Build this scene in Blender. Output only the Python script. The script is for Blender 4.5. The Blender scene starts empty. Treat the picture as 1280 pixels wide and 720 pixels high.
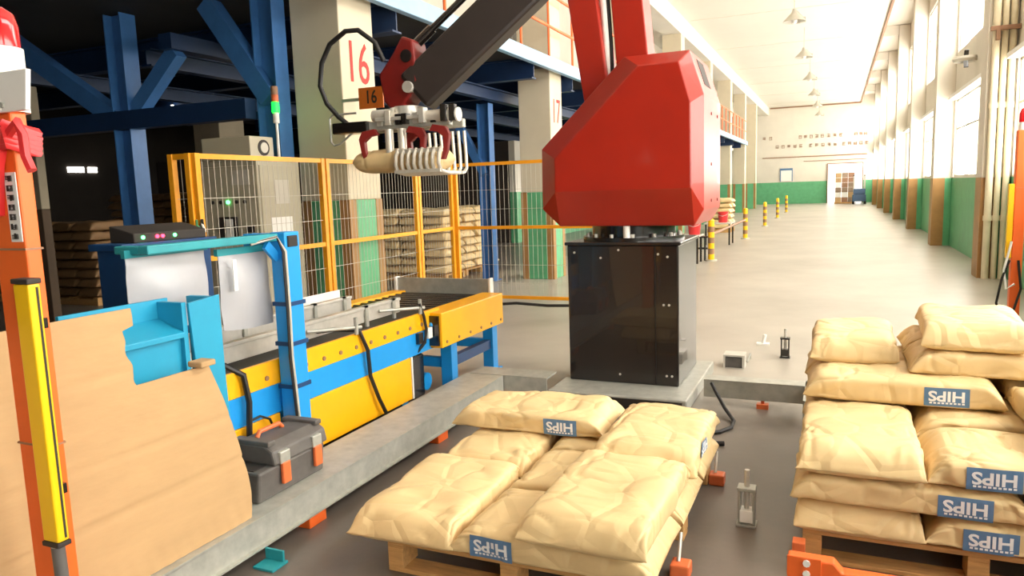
import bpy, bmesh, math, random
from mathutils import Vector, Matrix, noise
from mathutils.bvhtree import BVHTree

# ------------------------------------------------------------------ camera, world, exposure
S = bpy.context.scene
COL = S.collection
cd = bpy.data.cameras.new('camera'); cam = bpy.data.objects.new('camera', cd); COL.objects.link(cam)
cd.sensor_width = 36.0; cd.lens = 925.0 / 1280.0 * 36.0; cd.clip_start = 0.05; cd.clip_end = 300
_r = Vector((0.91663663, 0.39836749, -0.03287297)); _d = Vector((0.02202983, -0.1324621, -0.99094323))
_f = Vector((-0.39911399, 0.90761067, -0.13019558))
M3 = Matrix((_r, -_d, -_f)).transposed()
cam.matrix_world = Matrix.Translation((0, 0, 1.6)) @ M3.to_4x4()
S.camera = cam
W = bpy.data.worlds.new('sky'); S.world = W; W.use_nodes = True
bg = W.node_tree.nodes['Background']; bg.inputs[0].default_value = (1.0, 0.97, 0.9, 1); bg.inputs[1].default_value = 2.0
S.view_settings.view_transform = 'Standard'; S.view_settings.look = 'None'
S.view_settings.gamma = 1.0; S.view_settings.use_curve_mapping = False
S.view_settings.exposure = 0.58
S.cycles.use_denoising = True
S.cycles.max_bounces = 8; S.cycles.diffuse_bounces = 5
WINDOW_GLOW = 7.0

# ------------------------------------------------------------------ materials
def lin(c):
    return tuple((x / 255 / 12.92) if x / 255 <= 0.04045 else ((x / 255 + 0.055) / 1.055) ** 2.4 for x in c)
MATS = {}
def mat(name, rgb, rough=0.5, metal=0.0, var=0.12, scale=6.0, bump=0.0, bscale=None, spec=0.5, emit=0.0, rgb2=None, stretch=None, coat=0.0, trans=0.0):
    m = bpy.data.materials.new(name); m.use_nodes = True; MATS[name] = m
    nt = m.node_tree; b = nt.nodes['Principled BSDF']
    c = lin(rgb)
    b.inputs['Roughness'].default_value = rough; b.inputs['Metallic'].default_value = metal
    b.inputs['Specular IOR Level'].default_value = spec
    b.inputs['Coat Weight'].default_value = coat
    b.inputs['Transmission Weight'].default_value = trans
    tc = nt.nodes.new('ShaderNodeTexCoord'); mp = nt.nodes.new('ShaderNodeMapping')
    nt.links.new(tc.outputs['Object'], mp.inputs['Vector'])
    if stretch: mp.inputs['Scale'].default_value = stretch
    n = nt.nodes.new('ShaderNodeTexNoise'); n.inputs['Scale'].default_value = scale; n.inputs['Detail'].default_value = 6
    n.inputs['Roughness'].default_value = 0.6
    nt.links.new(mp.outputs[0], n.inputs['Vector'])
    r = nt.nodes.new('ShaderNodeValToRGB')
    lo = lin(rgb2) if rgb2 else tuple(x * (1 - var) for x in c)
    hi = c if rgb2 else tuple(min(1, x * (1 + var * 0.6)) for x in c)
    r.color_ramp.elements[0].position = 0.3; r.color_ramp.elements[1].position = 0.7
    r.color_ramp.elements[0].color = (*lo, 1); r.color_ramp.elements[1].color = (*hi, 1)
    nt.links.new(n.outputs['Fac'], r.inputs['Fac']); nt.links.new(r.outputs['Color'], b.inputs['Base Color'])
    if bump:
        n2 = nt.nodes.new('ShaderNodeTexNoise'); n2.inputs['Scale'].default_value = bscale or scale * 4; n2.inputs['Detail'].default_value = 5
        nt.links.new(mp.outputs[0], n2.inputs['Vector'])
        bp = nt.nodes.new('ShaderNodeBump'); bp.inputs['Strength'].default_value = bump; bp.inputs['Distance'].default_value = 0.02
        nt.links.new(n2.outputs['Fac'], bp.inputs['Height']); nt.links.new(bp.outputs[0], b.inputs['Normal'])
    if emit:
        b.inputs['Emission Color'].default_value = (*c, 1); b.inputs['Emission Strength'].default_value = emit
    return m
def floor_material():
    m = bpy.data.materials.new('floor_paint'); m.use_nodes = True; MATS['floor'] = m
    nt = m.node_tree; b = nt.nodes['Principled BSDF']
    tc = nt.nodes.new('ShaderNodeTexCoord')
    n1 = nt.nodes.new('ShaderNodeTexNoise'); n1.inputs['Scale'].default_value = 0.55; n1.inputs['Detail'].default_value = 8; n1.inputs['Roughness'].default_value = 0.62
    n2 = nt.nodes.new('ShaderNodeTexNoise'); n2.inputs['Scale'].default_value = 9; n2.inputs['Detail'].default_value = 8; n2.inputs['Roughness'].default_value = 0.7
    for n in (n1, n2): nt.links.new(tc.outputs['Object'], n.inputs['Vector'])
    mx = nt.nodes.new('ShaderNodeMath'); mx.operation = 'MULTIPLY_ADD'; mx.inputs[1].default_value = 0.35
    nt.links.new(n2.outputs['Fac'], mx.inputs[0]); nt.links.new(n1.outputs['Fac'], mx.inputs[2])
    def ramp(lo, hi):
        r = nt.nodes.new('ShaderNodeValToRGB')
        r.color_ramp.elements[0].position = 0.42; r.color_ramp.elements[1].position = 0.85
        r.color_ramp.elements[0].color = (*lin(lo), 1); r.color_ramp.elements[1].color = (*lin(hi), 1)
        nt.links.new(mx.outputs[0], r.inputs['Fac']); return r
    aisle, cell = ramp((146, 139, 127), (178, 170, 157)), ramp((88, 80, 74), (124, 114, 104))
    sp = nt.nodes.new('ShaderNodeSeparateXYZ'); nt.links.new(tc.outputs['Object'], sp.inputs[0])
    def soft(src, lo, hi):                       # dirt and painted-in shade over cell and storage, ragged edge
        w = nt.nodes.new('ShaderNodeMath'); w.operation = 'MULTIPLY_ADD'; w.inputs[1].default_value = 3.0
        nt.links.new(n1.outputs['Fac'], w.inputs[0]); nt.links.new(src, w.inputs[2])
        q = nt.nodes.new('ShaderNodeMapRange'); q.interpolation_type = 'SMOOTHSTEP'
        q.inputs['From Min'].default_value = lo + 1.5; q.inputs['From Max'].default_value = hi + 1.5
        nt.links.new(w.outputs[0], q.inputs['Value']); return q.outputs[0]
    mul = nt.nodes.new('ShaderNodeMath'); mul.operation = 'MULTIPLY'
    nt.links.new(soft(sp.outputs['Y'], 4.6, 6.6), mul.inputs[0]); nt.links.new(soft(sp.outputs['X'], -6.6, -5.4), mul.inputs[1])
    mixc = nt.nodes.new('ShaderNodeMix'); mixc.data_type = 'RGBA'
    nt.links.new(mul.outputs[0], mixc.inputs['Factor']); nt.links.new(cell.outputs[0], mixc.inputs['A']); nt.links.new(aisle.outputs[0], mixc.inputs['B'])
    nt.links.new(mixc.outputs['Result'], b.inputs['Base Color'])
    rr = nt.nodes.new('ShaderNodeMapRange'); rr.inputs['To Min'].default_value = 0.24; rr.inputs['To Max'].default_value = 0.46
    nt.links.new(n2.outputs['Fac'], rr.inputs['Value']); nt.links.new(rr.outputs[0], b.inputs['Roughness'])
    b.inputs['Specular IOR Level'].default_value = 0.6
    bp = nt.nodes.new('ShaderNodeBump'); bp.inputs['Strength'].default_value = 0.06; bp.inputs['Distance'].default_value = 0.01
    nt.links.new(n2.outputs['Fac'], bp.inputs['Height']); nt.links.new(bp.outputs[0], b.inputs['Normal'])
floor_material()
mat('wall', (218, 211, 197), 0.85, var=0.05, scale=1.2, bump=0.05)
mat('ceiling', (222, 216, 204), 0.9, var=0.03, scale=0.8)
mat('green', (94, 170, 122), 0.45, var=0.14, scale=4)
mat('stripe', (164, 122, 70), 0.5, var=0.2, scale=3)
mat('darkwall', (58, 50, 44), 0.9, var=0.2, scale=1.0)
mat('shadedblue', (20, 46, 82), 0.5, var=0.15, scale=5)  # steel blue darkened, shade under the deck put into the colour
mat('shadedpaper', (140, 106, 68), 0.65, var=0.15, scale=5, bump=0.2, bscale=12)  # bag paper darkened to carry the storage shade in its colour
mat('steelblue', (62, 112, 172), 0.45, var=0.15, scale=5)
mat('edgeblue', (142, 178, 208), 0.4, var=0.1, scale=5)
mat('deck', (40, 40, 42), 0.8, var=0.15, scale=3)
mat('red', (166, 36, 18), 0.35, var=0.08, scale=3, coat=0.2)
mat('darkred', (122, 26, 20), 0.4, var=0.12, scale=8)
mat('forearm', (40, 31, 27), 0.45, var=0.2, scale=6)
mat('black', (30, 25, 23), 0.26, var=0.2, scale=4, spec=0.6, coat=0.4)
mat('rubber', (28, 26, 25), 0.5, var=0.15, scale=10)
mat('galv', (176, 176, 166), 0.38, metal=0.25, var=0.18, scale=14)
mat('steel', (206, 202, 192), 0.3, metal=0.3, var=0.12, scale=12)
mat('alu', (222, 216, 202), 0.35, metal=0.35, var=0.12, scale=20)
mat('yellow', (250, 178, 14), 0.4, var=0.06, scale=4)
mat('fence', (242, 164, 28), 0.45, var=0.1, scale=6)
mat('cblue', (30, 150, 226), 0.4, var=0.06, scale=4)
mat('coverblue', (32, 152, 190), 0.45, var=0.06, scale=4)
mat('darkblue', (24, 64, 112), 0.45, var=0.15, scale=4)
mat('teal', (40, 150, 160), 0.5, var=0.15, scale=5)
mat('orange', (240, 106, 38), 0.45, var=0.08, scale=5)
mat('signorange', (224, 116, 40), 0.5, var=0.1)
mat('lcyellow', (246, 196, 22), 0.35, var=0.04, scale=4)
mat('card', (184, 150, 106), 0.85, var=0.07, scale=4, bump=0.05, stretch=(1, 1, 4))
mat('paper', (224, 196, 144), 0.58, var=0.06, scale=7)
def creases():
    nt = MATS['paper'].node_tree; b = nt.nodes['Principled BSDF']
    tc = nt.nodes.new('ShaderNodeTexCoord'); oi = nt.nodes.new('ShaderNodeObjectInfo')
    sc = nt.nodes.new('ShaderNodeVectorMath'); sc.operation = 'MULTIPLY_ADD'; sc.inputs[1].default_value = (1, 1, 1)
    mu = nt.nodes.new('ShaderNodeMath'); mu.operation = 'MULTIPLY'; mu.inputs[1].default_value = 37.0
    nt.links.new(oi.outputs['Random'], mu.inputs[0]); nt.links.new(tc.outputs['Object'], sc.inputs[0]); nt.links.new(mu.outputs[0], sc.inputs[2])
    r1 = nt.nodes.new('ShaderNodeTexNoise'); r1.noise_type = 'RIDGED_MULTIFRACTAL'; r1.inputs['Scale'].default_value = 2.6; r1.inputs['Detail'].default_value = 2.5; r1.inputs['Distortion'].default_value = 0.5
    r2 = nt.nodes.new('ShaderNodeTexVoronoi'); r2.feature = 'DISTANCE_TO_EDGE'; r2.inputs['Scale'].default_value = 5.0
    for r in (r1, r2): nt.links.new(sc.outputs[0], r.inputs['Vector'])
    mn = nt.nodes.new('ShaderNodeMath'); mn.operation = 'MINIMUM'; mn.inputs[1].default_value = 0.12; nt.links.new(r2.outputs['Distance'], mn.inputs[0])
    ad = nt.nodes.new('ShaderNodeMath'); ad.operation = 'MULTIPLY_ADD'; ad.inputs[1].default_value = 2.2
    nt.links.new(mn.outputs[0], ad.inputs[0]); nt.links.new(r1.outputs['Fac'], ad.inputs[2])
    bp = nt.nodes.new('ShaderNodeBump'); bp.inputs['Strength'].default_value = 0.7; bp.inputs['Distance'].default_value = 0.02
    nt.links.new(ad.outputs[0], bp.inputs['Height']); nt.links.new(bp.outputs[0], b.inputs['Normal'])
creases()
mat('labelblue', (92, 128, 166), 0.5, var=0.1, scale=30)
mat('white', (238, 236, 230), 0.5, var=0.04, scale=8)
mat('lettering', (236, 238, 240), 0.6, var=0.02)
mat('ink', (48, 42, 38), 0.7, var=0.1)
mat('redink', (190, 52, 44), 0.7, var=0.1)
mat('wood', (204, 158, 98), 0.75, var=0.22, scale=8, bump=0.15, stretch=(1, 6, 6))
mat('sheet', (176, 176, 180), 0.35, var=0.06, scale=5)
mat('cabinet', (180, 172, 148), 0.5, var=0.05, scale=4)
mat('greybox', (96, 92, 88), 0.5, var=0.18, scale=14)
mat('latch', (222, 112, 62), 0.45, var=0.12, scale=12)
mat('greenlamp', (8, 255, 30), 0.4, var=0.0, emit=9)
mat('greenled', (80, 255, 120), 0.4, var=0.0, emit=6)
mat('redled', (255, 50, 80), 0.4, var=0.0, emit=5)
mat('beacon', (214, 20, 26), 0.15, var=0.05, coat=0.6)
mat('glow', (255, 251, 243), 0.5, var=0.0, emit=WINDOW_GLOW)
mat('lampmetal', (190, 184, 170), 0.5, var=0.08)
mat('frame', (196, 190, 176), 0.5, var=0.06)
mat('brown', (150, 112, 84), 0.6, var=0.1)
mat('bucket', (222, 52, 54), 0.4, var=0.05)
mat('boxes', (150, 128, 106), 0.8, var=0.3, scale=3)
mat('forkblue', (70, 96, 130), 0.45, var=0.1)
mat('darkglass', (70, 66, 60), 0.25, var=0.1)
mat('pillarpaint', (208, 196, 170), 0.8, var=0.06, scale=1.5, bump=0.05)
mat('dimpaint', (150, 138, 116), 0.8, var=0.15, scale=2)  # pillar paint darkened, storage gloom put into the colour
mat('dimbase', (84, 66, 48), 0.8, var=0.2, scale=2)  # pillar base without green, darkened to paint in the storage shade
mat('nearwall', (96, 88, 78), 0.85, var=0.1, scale=1)
mat('pipe', (222, 210, 178), 0.5, var=0.08, scale=5)

# ------------------------------------------------------------------ helpers
class MB:
    def __init__(s): s.v = []; s.f = []
    def add(s, vs, fs):
        o = len(s.v); s.v += [tuple(v) for v in vs]; s.f += [tuple(i + o for i in f) for f in fs]; return s
    def box(s, x0, x1, y0, y1, z0, z1, mtx=None):
        vs = [Vector((x, y, z)) for x in (x0, x1) for y in (y0, y1) for z in (z0, z1)]
        if mtx: vs = [mtx @ v for v in vs]
        return s.add(vs, [(0, 1, 3, 2), (4, 6, 7, 5), (0, 4, 5, 1), (2, 3, 7, 6), (0, 2, 6, 4), (1, 5, 7, 3)])
    def bar(s, p, q, w, h, up=(0, 0, 1)):
        p, q = Vector(p), Vector(q); d = (q - p); L = d.length; d.normalize()
        u = Vector(up); r = d.cross(u)
        if r.length < 1e-5: r = d.cross(Vector((0, 1, 0)))
        r.normalize(); u = r.cross(d)
        m = Matrix((r, d, u)).transposed().to_4x4(); m.translation = p
        return s.box(-w / 2, w / 2, 0, L, -h / 2, h / 2, m)
    def cyl(s, p, q, r0, r1=None, n=12, cap=True):
        r1 = r0 if r1 is None else r1
        p, q = Vector(p), Vector(q); d = (q - p).normalized(); a = d.orthogonal().normalized(); b = d.cross(a)
        vs = []
        for c, r in ((p, r0), (q, r1)):
            for i in range(n):
                t = 2 * math.pi * i / n; vs.append(c + a * math.cos(t) * r + b * math.sin(t) * r)
        fs = [(i, (i + 1) % n, n + (i + 1) % n, n + i) for i in range(n)]
        if cap: fs += [tuple(range(n - 1, -1, -1)), tuple(range(n, 2 * n))]
        return s.add(vs, fs)
    def tube(s, pts, r, n=8):
        pts = [Vector(p) for p in pts]; vs = []; a = None
        for i, p in enumerate(pts):
            d = (pts[min(i + 1, len(pts) - 1)] - pts[max(i - 1, 0)]).normalized()
            if a is None: a = d.orthogonal().normalized()
            else: a = (a - d * a.dot(d)).normalized()
            b = d.cross(a)
            for k in range(n):
                t = 2 * math.pi * k / n; vs.append(p + a * math.cos(t) * r + b * math.sin(t) * r)
        fs = []
        for i in range(len(pts) - 1):
            for k in range(n): fs.append((i * n + k, i * n + (k + 1) % n, (i + 1) * n + (k + 1) % n, (i + 1) * n + k))
        fs += [tuple(range(n - 1, -1, -1)), tuple(range((len(pts) - 1) * n, len(pts) * n))]
        return s.add(vs, fs)
    def prism(s, poly, fn, a, b):
        n = len(poly); vs = [fn(p, a) for p in poly] + [fn(p, b) for p in poly]
        return s.add(vs, [(i, (i + 1) % n, n + (i + 1) % n, n + i) for i in range(n)] + [tuple(range(n - 1, -1, -1)), tuple(range(n, 2 * n))])
    def lathe(s, prof, c, n=20):
        c = Vector(c); vs = []; m = len(prof)
        for i in range(n):
            t = 2 * math.pi * i / n
            for r, z in prof: vs.append(c + Vector((r * math.cos(t), r * math.sin(t), z)))
        fs = [(i * m + j, ((i + 1) % n) * m + j, ((i + 1) % n) * m + j + 1, i * m + j + 1) for i in range(n) for j in range(m - 1)]
        return s.add(vs, fs)
    def mesh(s, name):
        me = bpy.data.meshes.new(name); me.from_pydata(s.v, [], s.f)
        bm = bmesh.new(); bm.from_mesh(me); bmesh.ops.recalc_face_normals(bm, faces=bm.faces); bm.to_mesh(me); bm.free()
        return me
    def build(s, name, m, parent=None, smooth=False, bevel=0.0):
        me = s.mesh(name); return link(name, me, m, parent, smooth, bevel)
def link(name, me, m, parent=None, smooth=False, bevel=0.0):
    if m and not me.materials: me.materials.append(MATS[m])
    if smooth:
        me.polygons.foreach_set('use_smooth', [True] * len(me.polygons))
        try: me.set_sharp_from_angle(angle=math.radians(40))
        except Exception: pass
    o = bpy.data.objects.new(name, me); COL.objects.link(o)
    if parent:
        o.parent = parent; o.matrix_parent_inverse = parent.matrix_basis.inverted()
    if bevel:
        b = o.modifiers.new('bevel', 'BEVEL'); b.width = bevel; b.segments = 2; b.limit_method = 'ANGLE'; b.angle_limit = math.radians(35)
    return o
def tag(o, label, cat, group=None, kind=None):
    o['label'] = label; o['category'] = cat
    if group: o['group'] = group
    if kind: o['kind'] = kind
    return o
def thing(name, label, cat, loc=(0, 0, 0), group=None, rotz=0.0):
    o = bpy.data.objects.new(name, None); COL.objects.link(o); o.location = loc; o.rotation_euler = (0, 0, rotz)
    o.empty_display_size = 0.1
    return tag(o, label, cat, group)
def struct(name, mb, m, label=None, bevel=0.0, parent=None):
    o = mb.build(name, m, parent, bevel=bevel)
    if not parent:
        o['kind'] = 'structure'
        if label: o['label'] = label
    return o
def sempty(name, loc, label):
    o = bpy.data.objects.new(name, None); COL.objects.link(o); o.location = loc; o['kind'] = 'structure'; o['label'] = label
    o.empty_display_size = 0.1
    return o
def B(x0, x1, y0, y1, z0, z1): return MB().box(x0, x1, y0, y1, z0, z1)
def text_geo(s, size, bold=0.0, ext=0.0):
    cu = bpy.data.curves.new('t', 'FONT'); cu.body = s; cu.size = size; cu.align_x = 'CENTER'; cu.align_y = 'CENTER'; cu.offset = bold; cu.extrude = ext
    cu.resolution_u = 3
    o = bpy.data.objects.new('t', cu); COL.objects.link(o)
    me = bpy.data.meshes.new_from_object(o.evaluated_get(bpy.context.evaluated_depsgraph_get()))
    vs = [v.co.copy() for v in me.vertices]; fs = [tuple(p.vertices) for p in me.polygons]
    bpy.data.objects.remove(o); bpy.data.curves.remove(cu); bpy.data.meshes.remove(me)
    return vs, fs
def text_on(name, s, size, org, right, up, m, parent, bold=0.0, squash=1.0, lift=0.004):
    vs, fs = text_geo(s, size, bold, 0.001)
    o, r, u = Vector(org), Vector(right).normalized(), Vector(up).normalized(); n = r.cross(u)
    mb = MB(); mb.add([o + r * v.x * squash + u * v.y + n * (lift + v.z) for v in vs], fs)
    return mb.build(name, m, parent)
def glyph(mb, org, right, up, w, h, rng, t=0.14):
    """a blurred character: a few separate strokes inside a box"""
    o, r, u = Vector(org), Vector(right), Vector(up); n = r.cross(u)
    ks = [(0.5, y, 0.9, t) for y in rng.sample([0.12, 0.38, 0.62, 0.88], 3)] + [(x, 0.5, t, rng.uniform(0.6, 1.0)) for x in rng.sample([0.15, 0.5, 0.85], 2)]
    for (cx, cy, sw, sh) in ks:
        c = o + r * (cx - 0.5) * w + u * (cy - 0.5) * h
        vs = [c + r * (a * sw * w / 2) + u * (b * sh * h / 2) + n * k for k in (0.001, 0.005) for a, b in ((-1, -1), (1, -1), (1, 1), (-1, 1))]
        mb.add(vs, [(0, 1, 2, 3), (4, 5, 6, 7), (0, 1, 5, 4), (1, 2, 6, 5), (2, 3, 7, 6), (3, 0, 4, 7)])

# ------------------------------------------------------------------ the setting
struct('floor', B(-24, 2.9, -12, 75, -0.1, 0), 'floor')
struct('ceiling', B(-24, 1.42, -12, 57.7, 6.9, 7.05), 'ceiling')
o = struct('ceiling', B(1.42, 2.9, -12, 57.7, 7.35, 7.5), 'ceiling', 'raised ceiling strip along the window wall')
struct('trim_1', B(1.40, 1.47, -12, 57.5, 6.84, 7.4), 'brown', 'thin brown trim edging the flat ceiling')
for k in range(9):
    y = 13.5 + 6.35 * (k - 1)
    struct('trim_%d' % (k + 2), B(1.48, 2.04, y + 0.05, y + 0.42, 6.97, 7.34), 'ceiling')
XW = 2.43
for k in range(8): struct('trim_%d' % (k + 21), B(-4.5, 1.38, 13.55 + 5.9 * k, 13.61 + 5.9 * k, 6.885, 6.91), 'wall', 'joint line across the ceiling')
struct('trim_30', B(-4.5, 1.4, 57.42, 57.5, 6.8, 6.88), 'brown', 'dark line where the end wall meets the ceiling')
mb = MB()
mb.box(XW, XW + 0.22, -12, 57.7, 1.56, 1.58).box(XW, XW + 0.22, -12, 57.7, 3.32, 4.33).box(XW, XW + 0.22, -12, 57.7, 6.4, 7.5)
wr = struct('wall_right', mb, 'wall', 'white outer wall with tall windows on the right')
B(XW, XW + 0.22, -12, 57.7, 0, 1.56).build('dado', 'green', wr)
BAY = 6.35; Y0 = 13.5; CW = 0.5
wn = 0
for k in range(-4, 7):
    ya, yb = Y0 + BAY * k, Y0 + BAY * (k + 1)
    # column
    ORD = ['nearest the drain pipes', 'second beyond the drain pipes', 'third beyond the drain pipes', 'fourth beyond the drain pipes', 'fifth beyond the drain pipes', 'sixth beyond the drain pipes', 'last before the end wall']
    c = thing('wall_column', 'cream wall column with green base, ' + ORD[k], 'column', (XW, ya, 0), 'wall columns') if k >= 0 else wr
    x0 = 2.05
    B(x0, XW, ya, ya + CW, 1.56, 7.33).build('shaft', 'wall', c, bevel=0.01)
    B(x0, XW, ya, ya + CW, 0, 1.56).build('painted_base', 'green', c, bevel=0.01)
    st = MB().box(x0 - 0.004, x0 + 0.24, ya - 0.004, ya + CW + 0.004, 0, 1.562)
    st.build('corner_stripe', 'stripe', c)
    if k < -3:
        B(XW, XW + 0.22, ya, yb, 1.5, 6.5).build('blank_bay', 'nearwall', wr); continue
    for (z0, z1) in ((1.58, 3.32), (4.33, 6.4)):
        if k == -3 and z0 > 2: B(XW, XW + 0.22, ya + CW, yb, z0, z1).build('blank_bay', 'nearwall', wr); continue
        wn += 1
        w = sempty('window_%d' % wn, (XW, ya + CW, z0), 'tall bright window in the right wall')
        a, b = ya + CW, yb
        a2, b2 = a + 0.1, b - 0.1
        mb = MB().box(XW, XW + 0.22, a, a2, z0, z1).box(XW, XW + 0.22, b2, b, z0, z1)
        mb.build('jamb', 'wall', w)
        mb = MB().box(XW + 0.04, XW + 0.1, a2, b2, z0, z0 + 0.05).box(XW + 0.04, XW + 0.1, a2, b2, z1 - 0.05, z1)
        n = 4
        for i in range(n + 1):
            yy = a2 + (b2 - a2) * i / n; mb.box(XW + 0.04, XW + 0.1, yy - 0.025, yy + 0.025, z0, z1)
        zt = z0 + (z1 - z0) * 0.62; mb.box(XW + 0.045, XW + 0.095, a2, b2, zt - 0.02, zt + 0.02)
        mb.build('window_frame', 'frame', w)
        for i in range(n):
            ya_, yb_ = a2 + (b2 - a2) * i / n, a2 + (b2 - a2) * (i + 1) / n
            B(XW + 0.11, XW + 0.125, ya_, yb_, z0, z1).build('pane', 'glow', w)
        if z0 < 2:
            B(XW - 0.16, XW + 0.02, a + 0.15, b - 0.15, z1 - 0.02, z1 + 0.06).build('canopy', 'white', w, bevel=0.008)
struct('wall_near', B(-24, 2.9, -12.2, -12, 0, 7.5), 'nearwall')
# far end wall with the doorway
DX0, DX1, DZ = -0.58, 1.62, 2.72
mb = MB().box(-9.2, DX0, 57.5, 57.7, 1.56, 7.5).box(DX0, DX1, 57.5, 57.7, DZ, 7.5).box(DX1, 2.9, 57.5, 57.7, 1.56, 7.5)
wf = struct('wall_far', mb, 'wall', 'white end wall with green dado and open doorway')
MB().box(-9.2, DX0, 57.48, 57.7, 0, 1.56).box(DX1, 2.9, 57.48, 57.7, 0, 1.56).build('dado', 'green', wf)
MB().box(-5.0, 1.9, 57.44, 57.5, 3.3, 3.36).box(-2.2, 1.9, 57.44, 57.5, 2.98, 3.02).build('conduit', 'brown', wf)
d = sempty('door_1', (DX0, 57.5, 0), 'open doorway at the far end')
MB().box(DX0 - 0.06, DX0, 57.42, 57.72, 0, DZ + 0.06).box(DX1, DX1 + 0.06, 57.42, 57.72, 0, DZ + 0.06).box(DX0, DX1, 57.42, 57.72, DZ, DZ + 0.06).build('door_frame', 'brown', d)
# left side: gallery wall upstairs, storage behind
gw = MB(); 
for k in range(-3, 9):
    ya, yb = 6.37 + 6.0 * k, 12.37 + 6.0 * k
    gw.box(-6.6, -6.4, ya, yb, 3.77, 4.6).box(-6.6, -6.4, ya, yb, 6.0, 6.9).box(-6.6, -6.4, ya, ya + 1.4, 4.6, 6.0).box(-6.6, -6.4, yb - 1.4, yb, 4.6, 6.0)
gwo = struct('wall_left', gw, 'wall', 'upstairs gallery wall on the left')
for k in range(-3, 9):
    ya, yb = 6.37 + 6.0 * k, 12.37 + 6.0 * k
    B(-6.52, -6.48, ya + 1.4, yb - 1.4, 4.6, 6.0).build('dark_pane', 'darkglass', gwo)
struct('trim_20', B(-5.2, -4.6, -12, 57.5, 6.35, 6.9), 'wall', 'beam under the ceiling along the gallery pillars')
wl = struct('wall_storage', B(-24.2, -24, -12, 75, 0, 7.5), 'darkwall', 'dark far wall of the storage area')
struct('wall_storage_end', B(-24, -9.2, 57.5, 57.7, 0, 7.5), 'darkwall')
mb = B(-9.2, -9.0, 21, 57.5, 1.56, 3.11)
wo = struct('wall_left_lower', mb, 'wall', 'white wall under the gallery further down the hall')
B(-9.2, -8.98, 21, 57.5, 0, 1.56).build('dado', 'green', wo)
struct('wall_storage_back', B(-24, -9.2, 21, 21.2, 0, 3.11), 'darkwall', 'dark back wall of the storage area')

for i, (ya, yb) in enumerate(((17.35, 17.95), (18.1, 18.45))):
    w = sempty('window_%d' % (60 + i), (-24, ya, 2.7), 'tiny bright window slit far back in the storage')
    B(-23.99, -23.97, ya, yb, 2.72, 2.9).build('pane', 'glow', w)
lp = thing('storage_lamp', 'tiny lit lamp hanging in the dark storage', 'lamp', (-12.2, 11.2, 3.2))
MB().lathe([(0.0, -0.06), (0.05, -0.03), (0.05, 0.03), (0.02, 0.07)], (-12.2, 11.2, 3.45), 10).build('bulb', 'glow', lp, True)
MB().cyl((-12.2, 11.2, 3.5), (-12.2, 11.2, 3.68), 0.01, n=6).build('cord', 'rubber', lp)

# pillars of the hall's left row
PX0, PX1 = -5.2, -4.6
def pillar(y, number, label, x0=PX0, x1=PX1, top=6.35, stripe=True, m1='pillarpaint', m2='green', dy=0.6):
    p = thing('concrete_pillar', label, 'pillar', ((x0 + x1) / 2, y + 0.3, 0), 'hall pillars')
    B(x0, x1, y, y + dy, 1.56, top).build('shaft', m1, p, bevel=0.012)
    B(x0, x1, y, y + dy, 0, 1.56).build('painted_base', m2, p, bevel=0.012)
    if stripe:
        mb = MB()
        for (a, b) in ((x0 - 0.004, x0 + 0.12), (x1 - 0.12, x1 + 0.004)):
            mb.box(a, b, y - 0.004, y + 0.12, 0, 1.562).box(a, b, y + 0.48, y + 0.604, 0, 1.562)
        mb.build('corner_stripe', 'stripe', p)
    if number:
        text_on('painted_number', number, 0.6, (x1, y + 0.29, 2.95), (0, 1, 0), (0, 0, 1), 'redink', p, 0.0, 0.74)
    return p
names = ['second beyond the robot', 'third beyond the robot', 'fourth beyond the robot', 'fifth beyond the robot', 'sixth beyond the robot', 'last before the end wall']
pillar(6.37, '16', 'cream pillar with a red number 16 behind the gripper')
pillar(12.37, '17', 'cream pillar with green base left of the red robot housing')
for i in range(6): pillar(18.37 + 6 * i, None, 'white gallery pillar, ' + names[i])
pillar(0.37, None, 'cream pillar left of the viewer, beside the dark storage')
pillar(10.0, None, 'dim pillar in the storage behind the air conditioner', -10.45, -9.85, 3.12, False, 'dimpaint', 'dimbase')
pillar(6.4, None, 'dim grey pillar beside the white beacon plate', -9.62, -9.42, 3.12, False, 'dimpaint', 'dimbase', 0.12)

# mezzanine
mz = thing('mezzanine_platform', 'blue steel mezzanine platform above the pallets and fence', 'platform', (-6, 10, 3.5))
B(-15, -5.22, -11.9, 41.5, 3.68, 3.76).build('deck', 'deck', mz)
for k in range(-2, 6): B(-5.22, -4.45, 7.0 + 6 * k, 12.34 + 6 * k, 3.68, 3.76).build('deck_strip', 'deck', mz)
B(-4.45, -4.35, -11.9, 41.5, 3.57, 3.77).build('edge_beam', 'edgeblue', mz, bevel=0.01)
for i, y in enumerate([-5.3, 7.15, 9.3, 11.2, 13.1, 15.4, 18.1, 21.4, 24.1, 27.2, 30.1, 33.2, 36.1, 39.2]):
    mb = MB().box(-14, -4.46, y, y + 0.18, 3.36, 3.38).box(-14, -4.46, y + 0.08, y + 0.1, 3.38, 3.66).box(-14, -4.46, y, y + 0.18, 3.66, 3.68)
    mb.build('cross_beam', 'shadedblue', mz)
for (x, ys) in ((-5.6, 7.0), (-7.4, 6.4), (-9.6, 6.4)):
    MB().box(x, x + 0.16, ys, 41, 3.16, 3.18).box(x + 0.07, x + 0.09, ys, 41, 3.18, 3.34).box(x, x + 0.16, ys, 41, 3.34, 3.36).build('long_beam', 'shadedblue', mz)
gr = thing('gallery_railing', 'orange pipe railing along the edge of the blue mezzanine', 'railing', (-4.42, 10, 3.7))
for k in range(34):
    y = -0.1 + 1.2 * k
    MB().cyl((-4.42, y, 3.76), (-4.42, y, 4.8), 0.022, n=8).build('post', 'orange', gr, True)
for z in (4.28, 4.8): MB().cyl((-4.42, -6, z), (-4.42, 41.4, z), 0.024, n=8).build('rail', 'orange', gr, True)

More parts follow.
